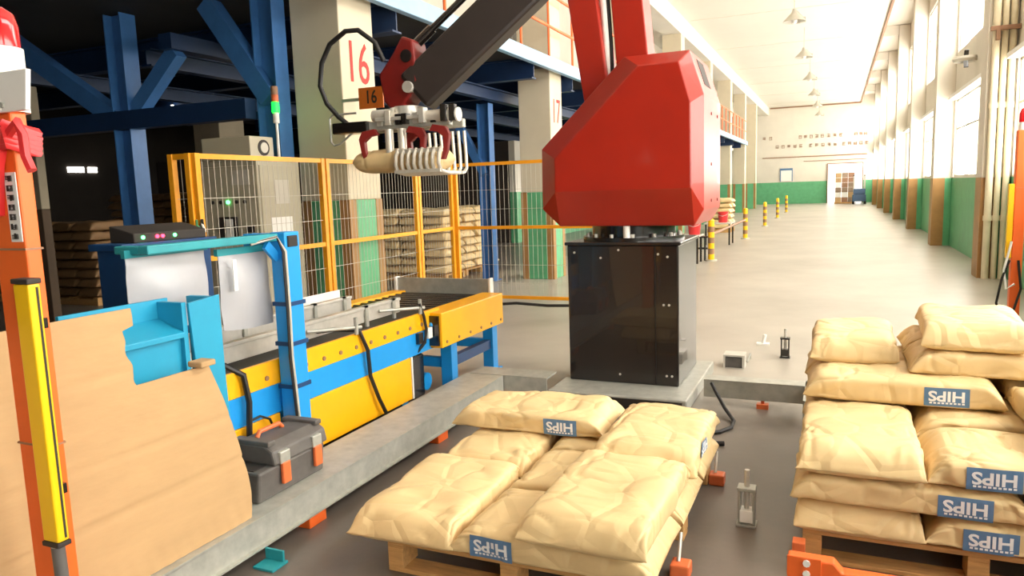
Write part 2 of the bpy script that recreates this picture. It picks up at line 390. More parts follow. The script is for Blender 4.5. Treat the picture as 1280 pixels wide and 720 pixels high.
# blue support frames in the storage
def hcol2(x0, x1, y0, y1, h):
    ym = (y0 + y1) / 2
    return MB().box(x0, x0 + 0.016, y0, y1, 0, h).box(x1 - 0.016, x1, y0, y1, 0, h).box(x0 + 0.016, x1 - 0.016, ym, ym + 0.012, 0, h).box(x0 - 0.04, x1 + 0.04, y0 - 0.04, y1 + 0.04, 0, 0.015)
fr = thing('steel_frame', 'blue steel frame with splayed braces in the dark storage', 'steel frame', (-7.3, 6.0, 0))
hcol2(-7.46, -7.2, 6.0, 6.2, 3.67).build('column', 'steelblue', fr)
MB().bar((-9.2, 6.1, 3.6), (-7.4, 6.1, 2.5), 0.16, 0.2).build('brace', 'steelblue', fr)
MB().bar((-6.5, 6.1, 3.2), (-7.25, 6.1, 2.55), 0.14, 0.16).build('brace', 'steelblue', fr)
B(-9.4, -5.52, 5.98, 6.14, 2.42, 2.62).build('beam', 'shadedblue', fr)
B(-6.6, -6.42, 5.95, 7.3, 3.2, 3.36).build('header_beam', 'shadedblue', fr)
fr = thing('steel_frame', 'blue steel upright and brace against the number 16 pillar', 'steel frame', (-5.3, 6.2, 0))
hcol2(-5.5, -5.23, 6.13, 6.33, 3.67).build('column', 'steelblue', fr)
MB().bar((-6.12, 6.2, 3.66), (-5.36, 6.2, 2.62), 0.16, 0.2).build('brace', 'steelblue', fr)
fr = thing('steel_frame', 'blue steel upright and knee brace left of the green-based pillar', 'steel frame', (-5.6, 12.0, 0))
hcol2(-5.85, -5.62, 12.0, 12.2, 3.14).build('column', 'steelblue', fr)
MB().bar((-6.4, 12.05, 3.1), (-5.75, 12.05, 1.9), 0.12, 0.14).build('brace', 'steelblue', fr)

# ceiling lamps
for k in range(7):
    y = 15.8 + 6.4 * k
    l = thing('pendant_lamp', 'grey hanging lamp, %s of the row along the ceiling' % ['nearest', 'second', 'third', 'fourth', 'fifth', 'sixth', 'farthest'][k], 'lamp', (-1.15, y, 5.9), 'hall ceiling lamps')
    MB().cyl((-1.15, y, 6.2), (-1.15, y, 6.9), 0.012, n=6).build('rod', 'lampmetal', l)
    MB().lathe([(0.05, 0.32), (0.08, 0.22), (0.14, 0.16), (0.3, 0.0), (0.31, -0.02), (0.27, 0.0), (0.1, 0.13)], (-1.15, y, 5.9), 16).build('shade', 'lampmetal', l, True)
    MB().lathe([(0.0, -0.1), (0.06, -0.07), (0.08, 0.0), (0.05, 0.1)], (-1.15, y, 5.92), 12).build('bulb', 'white', l, True)
    B(-1.0, -0.86, y - 0.07, y + 0.07, 5.85, 5.98).build('ballast', 'lampmetal', l)
    MB().bar((-0.93, y, 5.98), (-1.12, y, 6.2), 0.02, 0.02).build('bracket', 'lampmetal', l)

# ------------------------------------------------------------------ palletizing robot
RB = thing('palletizing_robot', 'red palletizing robot on a black pedestal with gripper arm', 'robot', (-1.48, 5.82, 0))
pl = MB().box(-1.97, -0.93, 5.08, 6.35, 0, 0.1)
pl.build('base_plate', 'galv', RB, bevel=0.01)
B(-1.972, -0.96, 5.07, 5.1, 0.0, 0.085).build('kick_strip', 'black', RB)
ped = B(-1.91, -1.05, 5.43, 6.2, 0.1, 1.17).build('pedestal', 'black', RB, bevel=0.012)
B(-1.925, -1.03, 5.41, 6.22, 1.165, 1.19).build('pedestal_top', 'black', RB, bevel=0.006)
B(-1.225, -1.22, 5.424, 5.43, 0.12, 1.15).build('seam', 'rubber', ped)
for (x, z) in ((-1.85, 1.11), (-1.64, 1.07), (-1.5, 1.13), (-1.2, 1.1), (-1.13, 1.08), (-1.16, 0.72), (-1.12, 0.72), (-1.14, 0.18), (-1.1, 0.18), (-1.5, 0.17)):
    MB().cyl((x, 5.43, z), (x, 5.424, z), 0.009, n=8).build('bolt', 'steel', ped)
tt = MB().cyl((-1.48, 5.82, 1.19), (-1.48, 5.82, 1.22), 0.4, n=32).cyl((-1.48, 5.82, 1.22), (-1.48, 5.82, 1.315), 0.33, n=32).build('turntable', 'black', RB, True)
for i in range(14):
    a = 2 * math.pi * i / 14
    MB().cyl((-1.48 + 0.365 * math.cos(a), 5.82 + 0.365 * math.sin(a), 1.22), (-1.48 + 0.365 * math.cos(a), 5.82 + 0.365 * math.sin(a), 1.245), 0.016, n=8).build('bolt', 'steel', tt)
MB().cyl((-1.44, 5.45, 1.2), (-1.44, 5.45, 1.31), 0.026, n=12).build('grease_cap', 'white', tt, True)
# housing: front ring, outer ring, back ring
fz = [(-1.306, 2.446), (-1.02, 2.446), (-0.939, 2.164), (-0.934, 1.58), (-1.948, 1.58), (-1.948, 1.825)]
oz = [(-1.435, 2.537), (-0.965, 2.539), (-0.866, 2.23), (-0.865, 1.422), (-0.933, 1.308), (-1.96, 1.314), (-2.10, 1.447), (-2.095, 1.908)]
vs = [(x, 5.3, z) for x, z in fz] + [(x, 5.42, z) for x, z in oz] + [(x, 6.22, z) for x, z in oz]
f = list(range(6)); o_ = list(range(6, 14)); b_ = list(range(14, 22))
fs = [(0, 1, 2, 3, 4, 5), (0, 1, o_[1], o_[0]), (1, 2, o_[2], o_[1]), (2, 3, o_[3], o_[2]), (3, o_[4], o_[3]), (3, 4, o_[5], o_[4]), (4, o_[6], o_[5]), (4, 5, o_[7], o_[6]), (5, 0, o_[0], o_[7])]
fs += [(o_[i], o_[(i + 1) % 8], b_[(i + 1) % 8], b_[i]) for i in range(8)] + [tuple(b_)]
hs = MB().add(vs, fs).build('housing', 'red', RB, bevel=0.008)
# dark vent slot in the sloped right shoulder
sl = MB(); n = Vector((0.309, 0, 0.099)).normalized()
def onslope(t, y): return Vector((-0.965 + 0.099 * t, y, 2.539 - 0.309 * t))
q = [onslope(0.12, 5.62), onslope(0.12, 5.9), onslope(0.72, 5.9), onslope(0.72, 5.62)]
sl.add([p + n * 0.003 for p in q] + [p - n * 0.02 for p in q], [(0, 1, 2, 3), (4, 5, 6, 7), (0, 1, 5, 4), (1, 2, 6, 5), (2, 3, 7, 6), (3, 0, 4, 7)])
sl.build('vent_slot', 'ink', hs)
for (y, z) in ((5.75, 2.12), (5.75, 1.75), (5.75, 1.48), (6.05, 2.12), (6.05, 1.48)):
    MB().cyl((-0.866, y, z), (-0.86, y, z), 0.012, n=8).build('bolt', 'darkred', hs)
# upper arm pair
def slab(name, m, pts, y0, y1, parent, bevel=0.01):
    return MB().prism(pts, lambda p, y: Vector((p[0], y, p[1])), y0, y1).build(name, m, parent, bevel=bevel)
ua = slab('upper_arm', 'red', [(-1.80, 2.2), (-1.60, 2.2), (-1.70, 3.05), (-1.76, 3.7), (-1.98, 3.7), (-1.93, 3.05)], 5.62, 5.96, RB)
slab('link_arm', 'red', [(-1.55, 2.4), (-1.30, 2.4), (-1.36, 3.05), (-1.40, 3.7), (-1.62, 3.7), (-1.60, 3.05)], 5.66, 5.92, RB)
for i, (dx, r, m) in enumerate(((0.0, 0.028, 'white'), (-0.05, 0.02, 'rubber'), (0.035, 0.016, 'rubber'))):
    MB().tube([(-1.64 + dx, 5.72, 2.35), (-1.645 + dx, 5.70, 2.7), (-1.67 + dx, 5.70, 3.1), (-1.70 + dx, 5.7, 3.5), (-1.72 + dx, 5.75, 3.8)], r, 10).build('hose', m, RB, True)
EL = Vector((-1.66, 5.72, 3.66)); WR = Vector((-3.12, 5.32, 2.40))
MB().cyl((EL.x, 5.5, EL.z), (EL.x, 6.0, EL.z), 0.24, n=24).build('elbow_joint', 'red', RB, True)
dirv = (WR - EL).normalized()
mb = MB()
mb.bar(EL - dirv * 0.35, WR, 0.26, 0.34)
MBF = mb.build('forearm', 'forearm', RB, bevel=0.03)
rp0 = WR + Vector((-0.02, 0, 0.36)); rp1 = EL + Vector((0.0, 0.0, 0.36))
MB().cyl(rp0, rp1, 0.028, n=10).build('link_rod', 'black', RB, True)
MB().cyl(rp0 - dirv * 0.02, rp0 - dirv * 0.22, 0.042, n=10).build('rod_end', 'black', RB, True)
wb = slab('wrist_bracket', 'darkred', [(-3.36, 2.34), (-3.40, 2.56), (-3.27, 2.70), (-3.17, 2.84), (-3.07, 2.80), (-3.06, 2.66), (-3.04, 2.48), (-3.13, 2.36), (-3.2, 2.28), (-3.3, 2.28)], 5.2, 5.42, RB, 0.02)
MB().cyl((-3.13, 5.19, 2.68), (-3.13, 5.43, 2.68), 0.05, n=14).build('pin', 'black', wb, True)
MB().cyl((-3.12, 5.17, 2.44), (-3.12, 5.45, 2.44), 0.045, n=14).build('pin', 'steel', wb, True)
MB().tube([(-3.34, 5.2, 2.66), (-3.38, 5.15, 2.80), (-3.5, 5.1, 2.90), (-3.62, 5.1, 2.905), (-3.78, 5.1, 2.82), (-3.87, 5.1, 2.68), (-3.9, 5.1, 2.5), (-3.86, 5.12, 2.36), (-3.78, 5.16, 2.25), (-3.68, 5.2, 2.16), (-3.55, 5.25, 2.13)], 0.02, 10).build('air_hose', 'rubber', RB, True)
# gripper
GP = bpy.data.objects.new('gripper', None); COL.objects.link(GP); GP.parent = RB; GP.matrix_parent_inverse = RB.matrix_basis.inverted(); GP.empty_display_size = 0.05
MB().cyl((-3.2, 5.3, 2.3), (-3.2, 5.3, 2.2), 0.12, n=20).build('flange', 'steel', GP, True)
B(-3.62, -2.76, 5.18, 5.24, 2.12, 2.19).build('rail', 'galv', GP, bevel=0.008)
B(-3.62, -2.76, 5.40, 5.46, 2.12, 2.19).build('rail', 'galv', GP, bevel=0.008)
B(-3.42, -3.0, 5.14, 5.5, 2.185, 2.215).build('top_plate', 'steel', GP, bevel=0.006)
B(-3.84, -3.5, 5.14, 5.3, 2.11, 2.2).build('valve_block', 'black', GP, bevel=0.01)
MB().tube([(-3.6, 5.16, 2.27), (-3.84, 5.16, 2.27), (-3.87, 5.16, 2.24), (-3.87, 5.16, 2.05), (-3.84, 5.16, 2.02), (-3.78, 5.16, 2.03), (-3.66, 5.18, 2.12)], 0.009, 6).build('side_hoop', 'galv', GP, True)
for i, (x0, x1, z) in enumerate(((-2.98, -2.78, 2.20), (-3.46, -3.28, 2.235))):
    MB().cyl((x0, 5.2, z), (x1, 5.2, z), 0.05, n=14).cyl((x1, 5.2, z), (x1 + 0.02, 5.2, z), 0.06, n=14).cyl((x1 + 0.02, 5.2, z), (x1 + 0.09, 5.2, z), 0.018, n=8).build('air_cylinder', 'alu', GP, True)
MB().cyl((-2.7, 5.2, 2.2), (-2.685, 5.2, 2.2), 0.055, n=14).build('end_disc', 'white', GP, True)
rng = random.Random(5)
for i in range(9):
    x = -3.42 + 0.085 * i + rng.uniform(-0.02, 0.02); h = rng.uniform(0.04, 0.09)
    B(x, x + 0.05, 5.12 + rng.uniform(0, 0.05), 5.2, 2.15, 2.19 + h).build('fitting', rng.choice(['alu', 'black', 'galv', 'steel']), GP, bevel=0.005)
def claw(x, y, s):
    pts = [(0.02, 2.13), (-0.09, 2.11), (-0.12, 2.05), (-0.1, 1.93), (-0.07, 1.86), (-0.04, 1.86), (-0.065, 1.95), (-0.07, 2.03), (-0.02, 2.07), (0.05, 2.08)]
    MB().prism([(p[0] * s, p[1]) for p in pts], lambda p, a: Vector((x + p[0] * 0.9 + 0, y + a + p[0] * 0.25, p[1])), -0.02, 0.02).build('claw', 'darkred', GP, bevel=0.004)
claw(-3.44, 5.14, 1); claw(-3.06, 5.12, -1); claw(-2.85, 5.12, -1); claw(-3.2, 5.46, 1)
for x in (-3.3, -3.18): MB().cyl((x, 5.16, 2.12), (x, 5.16, 1.92), 0.035, n=12).cyl((x, 5.16, 1.92), (x, 5.16, 1.85), 0.016, n=8).build('lift_cylinder', 'alu', GP, True)
B(-3.2, -2.79, 5.08, 5.11, 1.92, 1.95).build('comb_bar', 'alu', GP)
for i in range(8):
    x = -3.185 + 0.055 * i
    MB().tube([(x, 5.1, 1.95), (x, 5.06, 1.9), (x, 5.05, 1.83), (x, 5.08, 1.775), (x, 5.2, 1.76), (x, 5.4, 1.76)], 0.016, 8).build('comb_finger', 'alu', GP, True)
    MB().tube([(x, 5.5, 2.1), (x, 5.52, 1.9), (x, 5.52, 1.8), (x, 5.48, 1.765), (x, 5.42, 1.76)], 0.014, 6).build('comb_finger', 'alu', GP, True)
B(-3.2, -2.79, 5.05, 5.075, 1.765, 1.79).build('comb_bar', 'alu', GP)

# sign 16 on a stand-off from the pillar
sg = thing('number_sign', 'small orange sign reading 16 in front of the pillar', 'sign', (-4.55, 6.36, 2.55))
B(-4.385, -4.10, 6.335, 6.347, 2.455, 2.66).build('plate', 'signorange', sg)
MB().box(-4.60, -4.2, 6.347, 6.38, 2.54, 2.57).build('bracket', 'galv', sg)
text_on('lettering', '16', 0.18, (-4.24, 6.335, 2.56), (1, 0, 0), (0, 0, 1), 'ink', sg, 0.002, 0.8, 0.002)

# ------------------------------------------------------------------ kraft bags
def bag_mesh(name, L=0.84, Wd=0.5, T=0.135, seed=0, NS=88, NT=76, lump=0.011, fold=0.024, ears=0.03, rnd=False):
    off = Vector((seed * 13.7, seed * 5.1, seed * 3.3)); vs = []; fs = []
    st = []
    for i in range(NS + 1):
        u = -1 + 2 * i / NS
        st.append(math.copysign(1 - (1 - abs(u)) ** 1.35, u))
    for s in st:
        a = abs(s); t = T * max(0.0, 1 - a ** 9) ** 0.6; t = max(t, 0.010)
        w = Wd * (0.965 + 0.05 * a ** 8); n = 5.2 - 2.0 * a ** 6
        if rnd: t = max(0.05, T * (1 - a ** 16) ** 0.5); w = Wd * (1 - 0.12 * a ** 10); n = 2.5
        zc = T * 0.5 - (0 if rnd else (T * 0.5 - 0.032) * max(0, (a - 0.80) / 0.20) ** 1.6)
        for k in range(NT):
            th = 2 * math.pi * k / NT; c, q = math.cos(th), math.sin(th)
            y = w / 2 * math.copysign(abs(c) ** (2 / n), c); z = t / 2 * math.copysign(abs(q) ** (2 / n), q)
            x = s * L / 2 * (1 - ears * (1 - abs(y / (w / 2)) ** 2) * a ** 3)
            p = Vector((x, y, z + zc))
            top = 1.0 if z > -t * 0.3 else 0.25
            g = lump * noise.noise(Vector((x * 4.2, y * 4.6, z * 2)) + off) * 1.6 + lump * 0.7 * noise.noise(Vector((x * 9, y * 9, z * 5)) + off)
            def ridge(v, k): return max(0.0, 1 - abs(v) * k) ** 1.5
            wv = noise.noise(Vector((x * 3, y * 3, 7.7)) + off) * 0.25
            ry = noise.noise(Vector((x * 1.6, y * 15 + z * 9 + wv * 6, 3.1)) + off)
            cr = ridge(ry, 6) * fold * 0.9 * max(0.0, (a - 0.62) / 0.38) ** 0.8
            for (kx, ky, o2) in ((6.0, 3.0, 1.3), (-3.5, 6.5, 4.9), (1.5, 8.0, 8.1)):
                n_ = noise.noise(Vector((x * kx + y * ky + wv * 5, (y * kx - x * ky) * 0.28, z * 5 + o2)) + off)
                mk = noise.noise(Vector((x * 3.1 + o2, y * 3.4, o2)) - off)
                cr += ridge(n_, 9) * fold * 0.75 * max(0.0, mk + 0.12) * 2.2
            nz = math.copysign(abs(q) ** 1.2, q); ny = math.copysign(abs(c) ** 3, c)
            amt = (g - cr * 0.8) * top * min(1, t / 0.05)
            p.z += nz * amt; p.y += ny * amt * 0.8
            if p.z < 0.002: p.z = 0.002
            vs.append(p)
    m = NS + 1
    for i in range(NS):
        for k in range(NT): fs.append((i * NT + k, i * NT + (k + 1) % NT, (i + 1) * NT + (k + 1) % NT, (i + 1) * NT + k))
    fs += [tuple(range(NT)), tuple(range((m - 1) * NT, m * NT))]
    return MB().add(vs, fs)
def bag(label, cx, cy, z, rot=0.0, L=0.84, Wd=0.5, T=0.131, seed=1, lx=None, side=-1, group=None, tilt=(0, 0), lump=0.010, lsize=(0.185, 0.088), rnd=False, lz=None):
    """a filled paper bag; local +x is its length; the printed label is on the long side facing local -y (side=-1)"""
    mb = bag_mesh('kraft_bag', L, Wd, T, seed, lump=lump, rnd=rnd)
    root = mb.build('kraft_bag', 'paper', None, False)
    root.data.polygons.foreach_set('use_smooth', [True] * len(root.data.polygons))
    root.location = (cx, cy, z); root.rotation_euler = (tilt[0], tilt[1], rot)
    tag(root, label, 'bag', group)
    if lx is not None:
        bvh = BVHTree.FromPolygons([Vector(v) for v in mb.v], [list(f) for f in mb.f])
        lz = T * 0.47 if lz is None else lz
        def hit(x, zz, offs):
            best = 0.0
            for dx in (-0.03, -0.015, 0, 0.015, 0.03):
                for dz in (-0.012, 0, 0.012):
                    h = bvh.ray_cast(Vector((x + dx, side * 0.6, zz + dz)), Vector((0, -side, 0)))
                    if h[0] is not None: best = max(best, abs(h[0].y))
            return Vector((x, side * (best + offs), zz))
        lw, lh = lsize; NX, NZ = 14, 8; g = MB()
        def grid(x0, x1, z0, z1, offs, NX, NZ):
            g = MB(); vv = []
            for j in range(NZ + 1):
                for i in range(NX + 1): vv.append(hit(x0 + (x1 - x0) * i / NX, z0 + (z1 - z0) * j / NZ, offs))
            return g.add(vv, [(j * (NX + 1) + i, j * (NX + 1) + i + 1, (j + 1) * (NX + 1) + i + 1, (j + 1) * (NX + 1) + i) for j in range(NZ) for i in range(NX)])
        lo = grid(lx - lw / 2, lx + lw / 2, lz - lh / 2, lz + lh / 2, 0.001, NX, NZ).build('printed_label', 'labelblue')
        lo.parent = root
        vs, fs = text_geo('HIPS', 0.078, 0.0022)
        sg = -1 if side < 0 else 1      # lettering stands upside down
        pts = [hit(lx + sg * v.x * 1.0, lz + lh * 0.08 - v.y * 0.86, 0.0035) for v in vs]
        t = MB().add(pts, fs).build('lettering', 'lettering'); t.parent = lo
        sm = MB()
        for i in range(9):
            x = lx - 0.07 + i * 0.0165
            q = [hit(x, lz - lh * 0.36, 0.003), hit(x + 0.011, lz - lh * 0.36, 0.003), hit(x + 0.011, lz - lh * 0.27, 0.003), hit(x, lz - lh * 0.27, 0.003)]
            sm.add(q, [(0, 1, 2, 3)])
        t = sm.build('small_print', 'lettering'); t.parent = lo
    return root
def pallet(x0, x1, y0, y1, label, H=0.145):
    p = thing('wooden_pallet', label, 'pallet', ((x0 + x1) / 2, (y0 + y1) / 2, 0))
    for i in range(7):
        a = y0 + (y1 - y0 - 0.11) * i / 6
        B(x0, x1, a, a + 0.11, H - 0.022, H).build('deck_board', 'wood', p, bevel=0.003)
    for i in range(3):
        a = x0 + (x1 - x0 - 0.075) * i / 2
        for j in range(3):
            b = y0 + (y1 - y0 - 0.12) * j / 2
            B(a, a + 0.075, b, b + 0.12, 0.02, H - 0.04).build('block', 'wood', p, bevel=0.003)
        B(a, a + 0.075, y0, y1, H - 0.04, H - 0.022).build('stringer_board', 'wood', p, bevel=0.003)
    for j in range(3):
        b = y0 + (y1 - y0 - 0.1) * j / 2
        B(x0, x1, b, b + 0.1, 0.0, 0.02).build('bottom_board', 'wood', p, bevel=0.003)
    return p
R90 = math.pi / 2
# central pallet
pallet(-1.73, -0.6, 2.52, 3.98, 'wooden pallet carrying the half-built stack in front of robot')
G1 = 'bags on the middle pallet'; ZT = 0.146; TH = 0.125
z1, z2 = ZT, ZT + TH
bag('flat kraft bag at the left front of the middle pallet', -1.645, 2.87, z1, R90 + 0.03, seed=1, group=G1, Wd=0.5)
bag('kraft bag at the left rear of the middle pallet, under another', -1.63, 3.66, z1, R90, seed=2, group=G1, Wd=0.47)
bag('labelled kraft bag at the front edge of the middle pallet', -0.985, 2.71, z1, 0.0, seed=3, lx=-0.23, group=G1)
bag('kraft bag with its puckered end showing mid middle pallet', -0.98, 3.24, z1, 0.0, seed=4, group=G1)
bag('kraft bag in the bottom layer at the rear right of middle pallet', -0.98, 3.77, z1, 0.0, seed=5, group=G1)
bag('labelled kraft bag lying across the rear of the middle pallet', -1.54, 3.84, z2, 0.03, seed=6, lx=0.2, group=G1, L=0.88)
bag('large smooth kraft bag on top, right front of middle pallet', -0.82, 2.82, z2, R90 - 0.02, seed=7, group=G1, T=0.14, Wd=0.5)
bag('kraft bag on top, right rear of middle pallet by the pedestal', -0.80, 3.62, z2, R90 + 0.02, seed=8, group=G1, T=0.14, Wd=0.5, lx=-0.1, side=-1, lsize=(0.15, 0.06))
# right pallet
pallet(-0.1, 1.18, 3.2, 4.7, 'wooden pallet under the tall stack on the right')
G2 = 'bags on the right pallet'
L = [ZT + TH * i for i in range(6)]
for li, nm in ((0, 'bottom layer'), (2, 'third layer')):
    z = L[li]; s = 20 + li * 7
    bag('plain kraft bag end-on at the front left corner, %s of right stack' % nm, 0.11, 3.55, z, R90, seed=s, group=G2, Wd=0.48, L=0.82)
    bag('kraft bag at the rear left, %s of right stack' % nm, 0.11, 4.34, z, R90, seed=s + 1, group=G2, Wd=0.48, L=0.8)
    bag('labelled kraft bag at front right, %s of right stack' % nm, 0.77, 3.4, z, 0, seed=s + 2, lx=-0.2, group=G2)
    bag('kraft bag in the middle right, %s of right stack' % nm, 0.77, 3.94, z, 0, seed=s + 3, group=G2)
    bag('kraft bag at the rear right, %s of right stack' % nm, 0.77, 4.46, z, 0, seed=s + 4, group=G2)
z = L[1]
bag('long labelled kraft bag across the front, second layer of right stack', 0.28, 3.40, z, 0, seed=41, lx=0.2, group=G2, L=0.86)
bag('kraft bag in the middle of the second layer of right stack', 0.28, 3.93, z, 0, seed=42, group=G2)
bag('kraft bag at the back of the second layer of right stack', 0.28, 4.46, z, 0, seed=43, group=G2)
bag('kraft bag at the right front, second layer of right stack', 0.96, 3.56, z, R90, seed=44, group=G2, Wd=0.46)
bag('kraft bag at the right rear, second layer of right stack', 0.96, 4.36, z, R90, seed=45, group=G2, Wd=0.46)
z = L[3]
bag('long labelled kraft bag lying across, fourth layer of right stack', 0.30, 4.06, z, -0.01, seed=51, lx=0.19, group=G2, L=0.86, Wd=0.46, T=0.14)
bag('kraft bag behind the long labelled one, fourth layer of right stack', 0.28, 4.52, z, 0, seed=52, group=G2, Wd=0.46)
bag('kraft bag at the right front edge, fourth layer of right stack', 0.98, 3.62, z, R90, seed=53, group=G2, Wd=0.46)
bag('kraft bag at the right rear, fourth layer of right stack', 0.98, 4.42, z, R90, seed=54, group=G2, Wd=0.46, L=0.8)
z = L[4]
bag('puffy kraft bag at the rear left corner, top of right stack', 0.10, 4.50, z, R90, seed=61, group=G2, Wd=0.42, L=0.76, T=0.14)
bag('kraft bag with a crumpled end under the topmost bag', 0.76, 4.16, z, 0, seed=62, group=G2, Wd=0.42, L=0.84)
bag('kraft bag with a crumpled end at the back under topmost bag', 0.76, 4.58, z, 0, seed=63, group=G2, Wd=0.42, L=0.84)
bag('topmost kraft bag of the right stack, set crosswise', 0.635, 4.34, L[5], R90 - 0.05, seed=64, group=G2, Wd=0.45, L=0.78, T=0.14)
# bag in the gripper
bag('plump kraft bag held in the gripper of the robot', -3.24, 5.26, 1.778, 0.0, L=0.80, Wd=0.33, T=0.185, seed=71, rnd=True)

# ------------------------------------------------------------------ bag conveyor and pick-up table
CV = thing('bag_conveyor', 'long yellow and blue bag conveyor with steel guide rails', 'conveyor', (-3.1, 3.4, 0))
XC = -2.82
bd = B(XC - 0.02, XC, 1.2, 4.98, 0.42, 0.585).build('side_plate', 'cblue', CV, bevel=0.003)
yb = B(XC - 0.02, XC + 0.006, 1.2, 4.98, 0.585, 0.72).build('side_band', 'yellow', CV, bevel=0.003)
for i in range(22):
    y = 1.4 + i * 0.165
    MB().cyl((XC + 0.004, y, 0.635), (XC + 0.013, y, 0.635), 0.014, n=8).build('bolt', 'brown', yb)
for (a, b) in ((3.39, 4.53), (2.2, 3.14), (1.2, 2.15)):
    B(XC - 0.015, XC + 0.004, a, b, 0.11, 0.418).build('lower_panel', 'yellow', CV, bevel=0.004)
B(XC + 0.0, XC + 0.008, 4.535, 4.55, 0.11, 0.42).build('panel_edge', 'white', CV)
B(-3.66, XC - 0.02, 1.2, 4.95, 0.42, 0.5).build('bed', 'black', CV)
B(-3.62, XC - 0.04, 1.2, 4.96, 0.66, 0.69).build('belt', 'rubber', CV)
B(-3.68, -3.66, 1.2, 4.98, 0.42, 0.72).build('side_plate', 'cblue', CV)
for y in (1.5, 3.2, 4.45):
    for x in (-3.64, -2.92): B(x, x + 0.07, y, y + 0.07, 0, 0.42).build('leg', 'cblue', CV)
B(-3.6, -2.86, 3.25, 4.5, 0.02, 0.4).build('drive_box', 'black', CV)
for (x, y0, y1) in ((-3.02, 2.35, 4.72), (-3.46, 2.35, 4.72)):
    g = MB().box(x - 0.015, x + 0.015, y0, y1, 0.72, 0.815).box(x - 0.025, x + 0.025, y0, y1, 0.81, 0.832)
    g.build('guide_rail', 'steel', CV, bevel=0.004)
    for y in (2.6, 3.55, 4.25, 4.6):
        MB().box(x + 0.02, x + 0.035, y, y + 0.03, 0.69, 0.84).box(x, x + 0.035, y, y + 0.03, 0.825, 0.84).build('rail_bracket', 'galv', CV)
for y in (3.62, 4.42):
    MB().cyl((-2.99, y, 0.775), (-2.78, y + 0.28, 0.765), 0.012, n=8).cyl((-2.80, y + 0.25, 0.72), (-2.80, y + 0.25, 0.83), 0.014, n=8).build('adjuster_rod', 'galv', CV, True)
MB().tube([(-3.05, 3.72, 0.75), (-2.9, 3.78, 0.765), (-2.80, 3.9, 0.74), (-2.785, 3.96, 0.6), (-2.79, 3.98, 0.42), (-2.78, 4.05, 0.25), (-2.77, 4.13, 0.1), (-2.76, 4.2, 0.03)], 0.014, 8).build('cable', 'rubber', CV, True)
MB().tube([(-2.98, 2.75, 0.74), (-2.85, 2.80, 0.76), (-2.79, 2.86, 0.7), (-2.785, 2.88, 0.55), (-2.785, 2.86, 0.35), (-2.78, 2.84, 0.15)], 0.016, 8).build('cable', 'rubber', CV, True)
MB().tube([(-2.785, 2.87, 0.45), (-2.785, 2.95, 0.455), (-2.785, 3.02, 0.42), (-2.78, 3.05, 0.34), (-2.77, 3.06, 0.28)], 0.007, 6).build('cable', 'rubber', CV, True)
MB().tube([(-2.80, 4.66, 0.8), (-2.79, 4.70, 0.7), (-2.785, 4.72, 0.6), (-2.79, 4.7, 0.5), (-2.85, 4.62, 0.4), (-2.9, 4.6, 0.2)], 0.012, 8).build('cable', 'rubber', CV, True)
B(-2.83, -2.79, 4.62, 4.68, 0.5, 0.58).build('sensor', 'black', CV)
B(-3.45, -2.95, 4.62, 4.95, 0.02, 0.36).build('shadow_block', 'black', CV, bevel=0.02)  # added black block standing in for the dark shadow under the conveyor
MB().bar((-3.66, 4.3, 0.79), (-3.66, 4.86, 0.79), 0.012, 0.13).build('rear_guard', 'white', CV)

PT = thing('pickup_conveyor', 'short roller pick-up conveyor with orange-yellow side box', 'conveyor', (-3.2, 5.45, 0))
sb = MB().box(-2.92, -2.715, 4.83, 5.96, 0.43, 0.70)
so = sb.build('side_box', 'yellow', PT, bevel=0.008)
B(-2.90, -2.735, 4.815, 4.832, 0.45, 0.68).build('end_opening', 'black', so)
MB().cyl((-2.80, 4.81, 0.6), (-2.80, 4.86, 0.66), 0.016, n=8).build('air_fitting', 'cblue', so, True)
B(-2.80, -2.78, 4.74, 4.80, 0.52, 0.60).build('white_plate', 'white', so)
for i in range(6):
    y = 4.9 + i * 0.2; MB().cyl((-2.716, y, 0.47), (-2.708, y, 0.47), 0.012, n=8).build('bolt', 'brown', so)
B(-3.86, -3.72, 4.95, 5.96, 0.45, 0.70).build('side_box', 'yellow', PT, bevel=0.008)
for i in range(9):
    y = 5.02 + 0.11 * i; MB().cyl((-3.72, y, 0.65), (-2.92, y, 0.65), 0.04, n=12).build('roller', 'black', PT, True)
for y in (5.12, 5.9):
    for x in (-2.9, -3.82):
        MB().box(x, x + 0.1, y, y + 0.1, 0.0, 0.45).box(x - 0.03, x + 0.13, y - 0.03, y + 0.13, 0, 0.012).build('leg', 'cblue', PT, bevel=0.004)
    B(-3.75, -2.9, y + 0.02, y + 0.07, 0.2, 0.28).build('cross_bar', 'cblue', PT)
for x in (-2.88, -3.8): B(x, x + 0.06, 5.2, 5.92, 0.2, 0.28).build('side_bar', 'darkblue', PT)
MB().cyl((-3.1, 4.98, 0.12), (-2.95, 4.98, 0.12), 0.07, n=14).build('motor', 'cblue', PT, True)
bp_ = B(-3.86, -2.87, 6.03, 6.06, 0.6, 0.81).build('stop_plate', 'galv', PT)
for x in (-2.875, -3.87): B(x, x + 0.02, 6.0, 6.07, 0.4, 0.82).build('stop_post', 'white', PT)

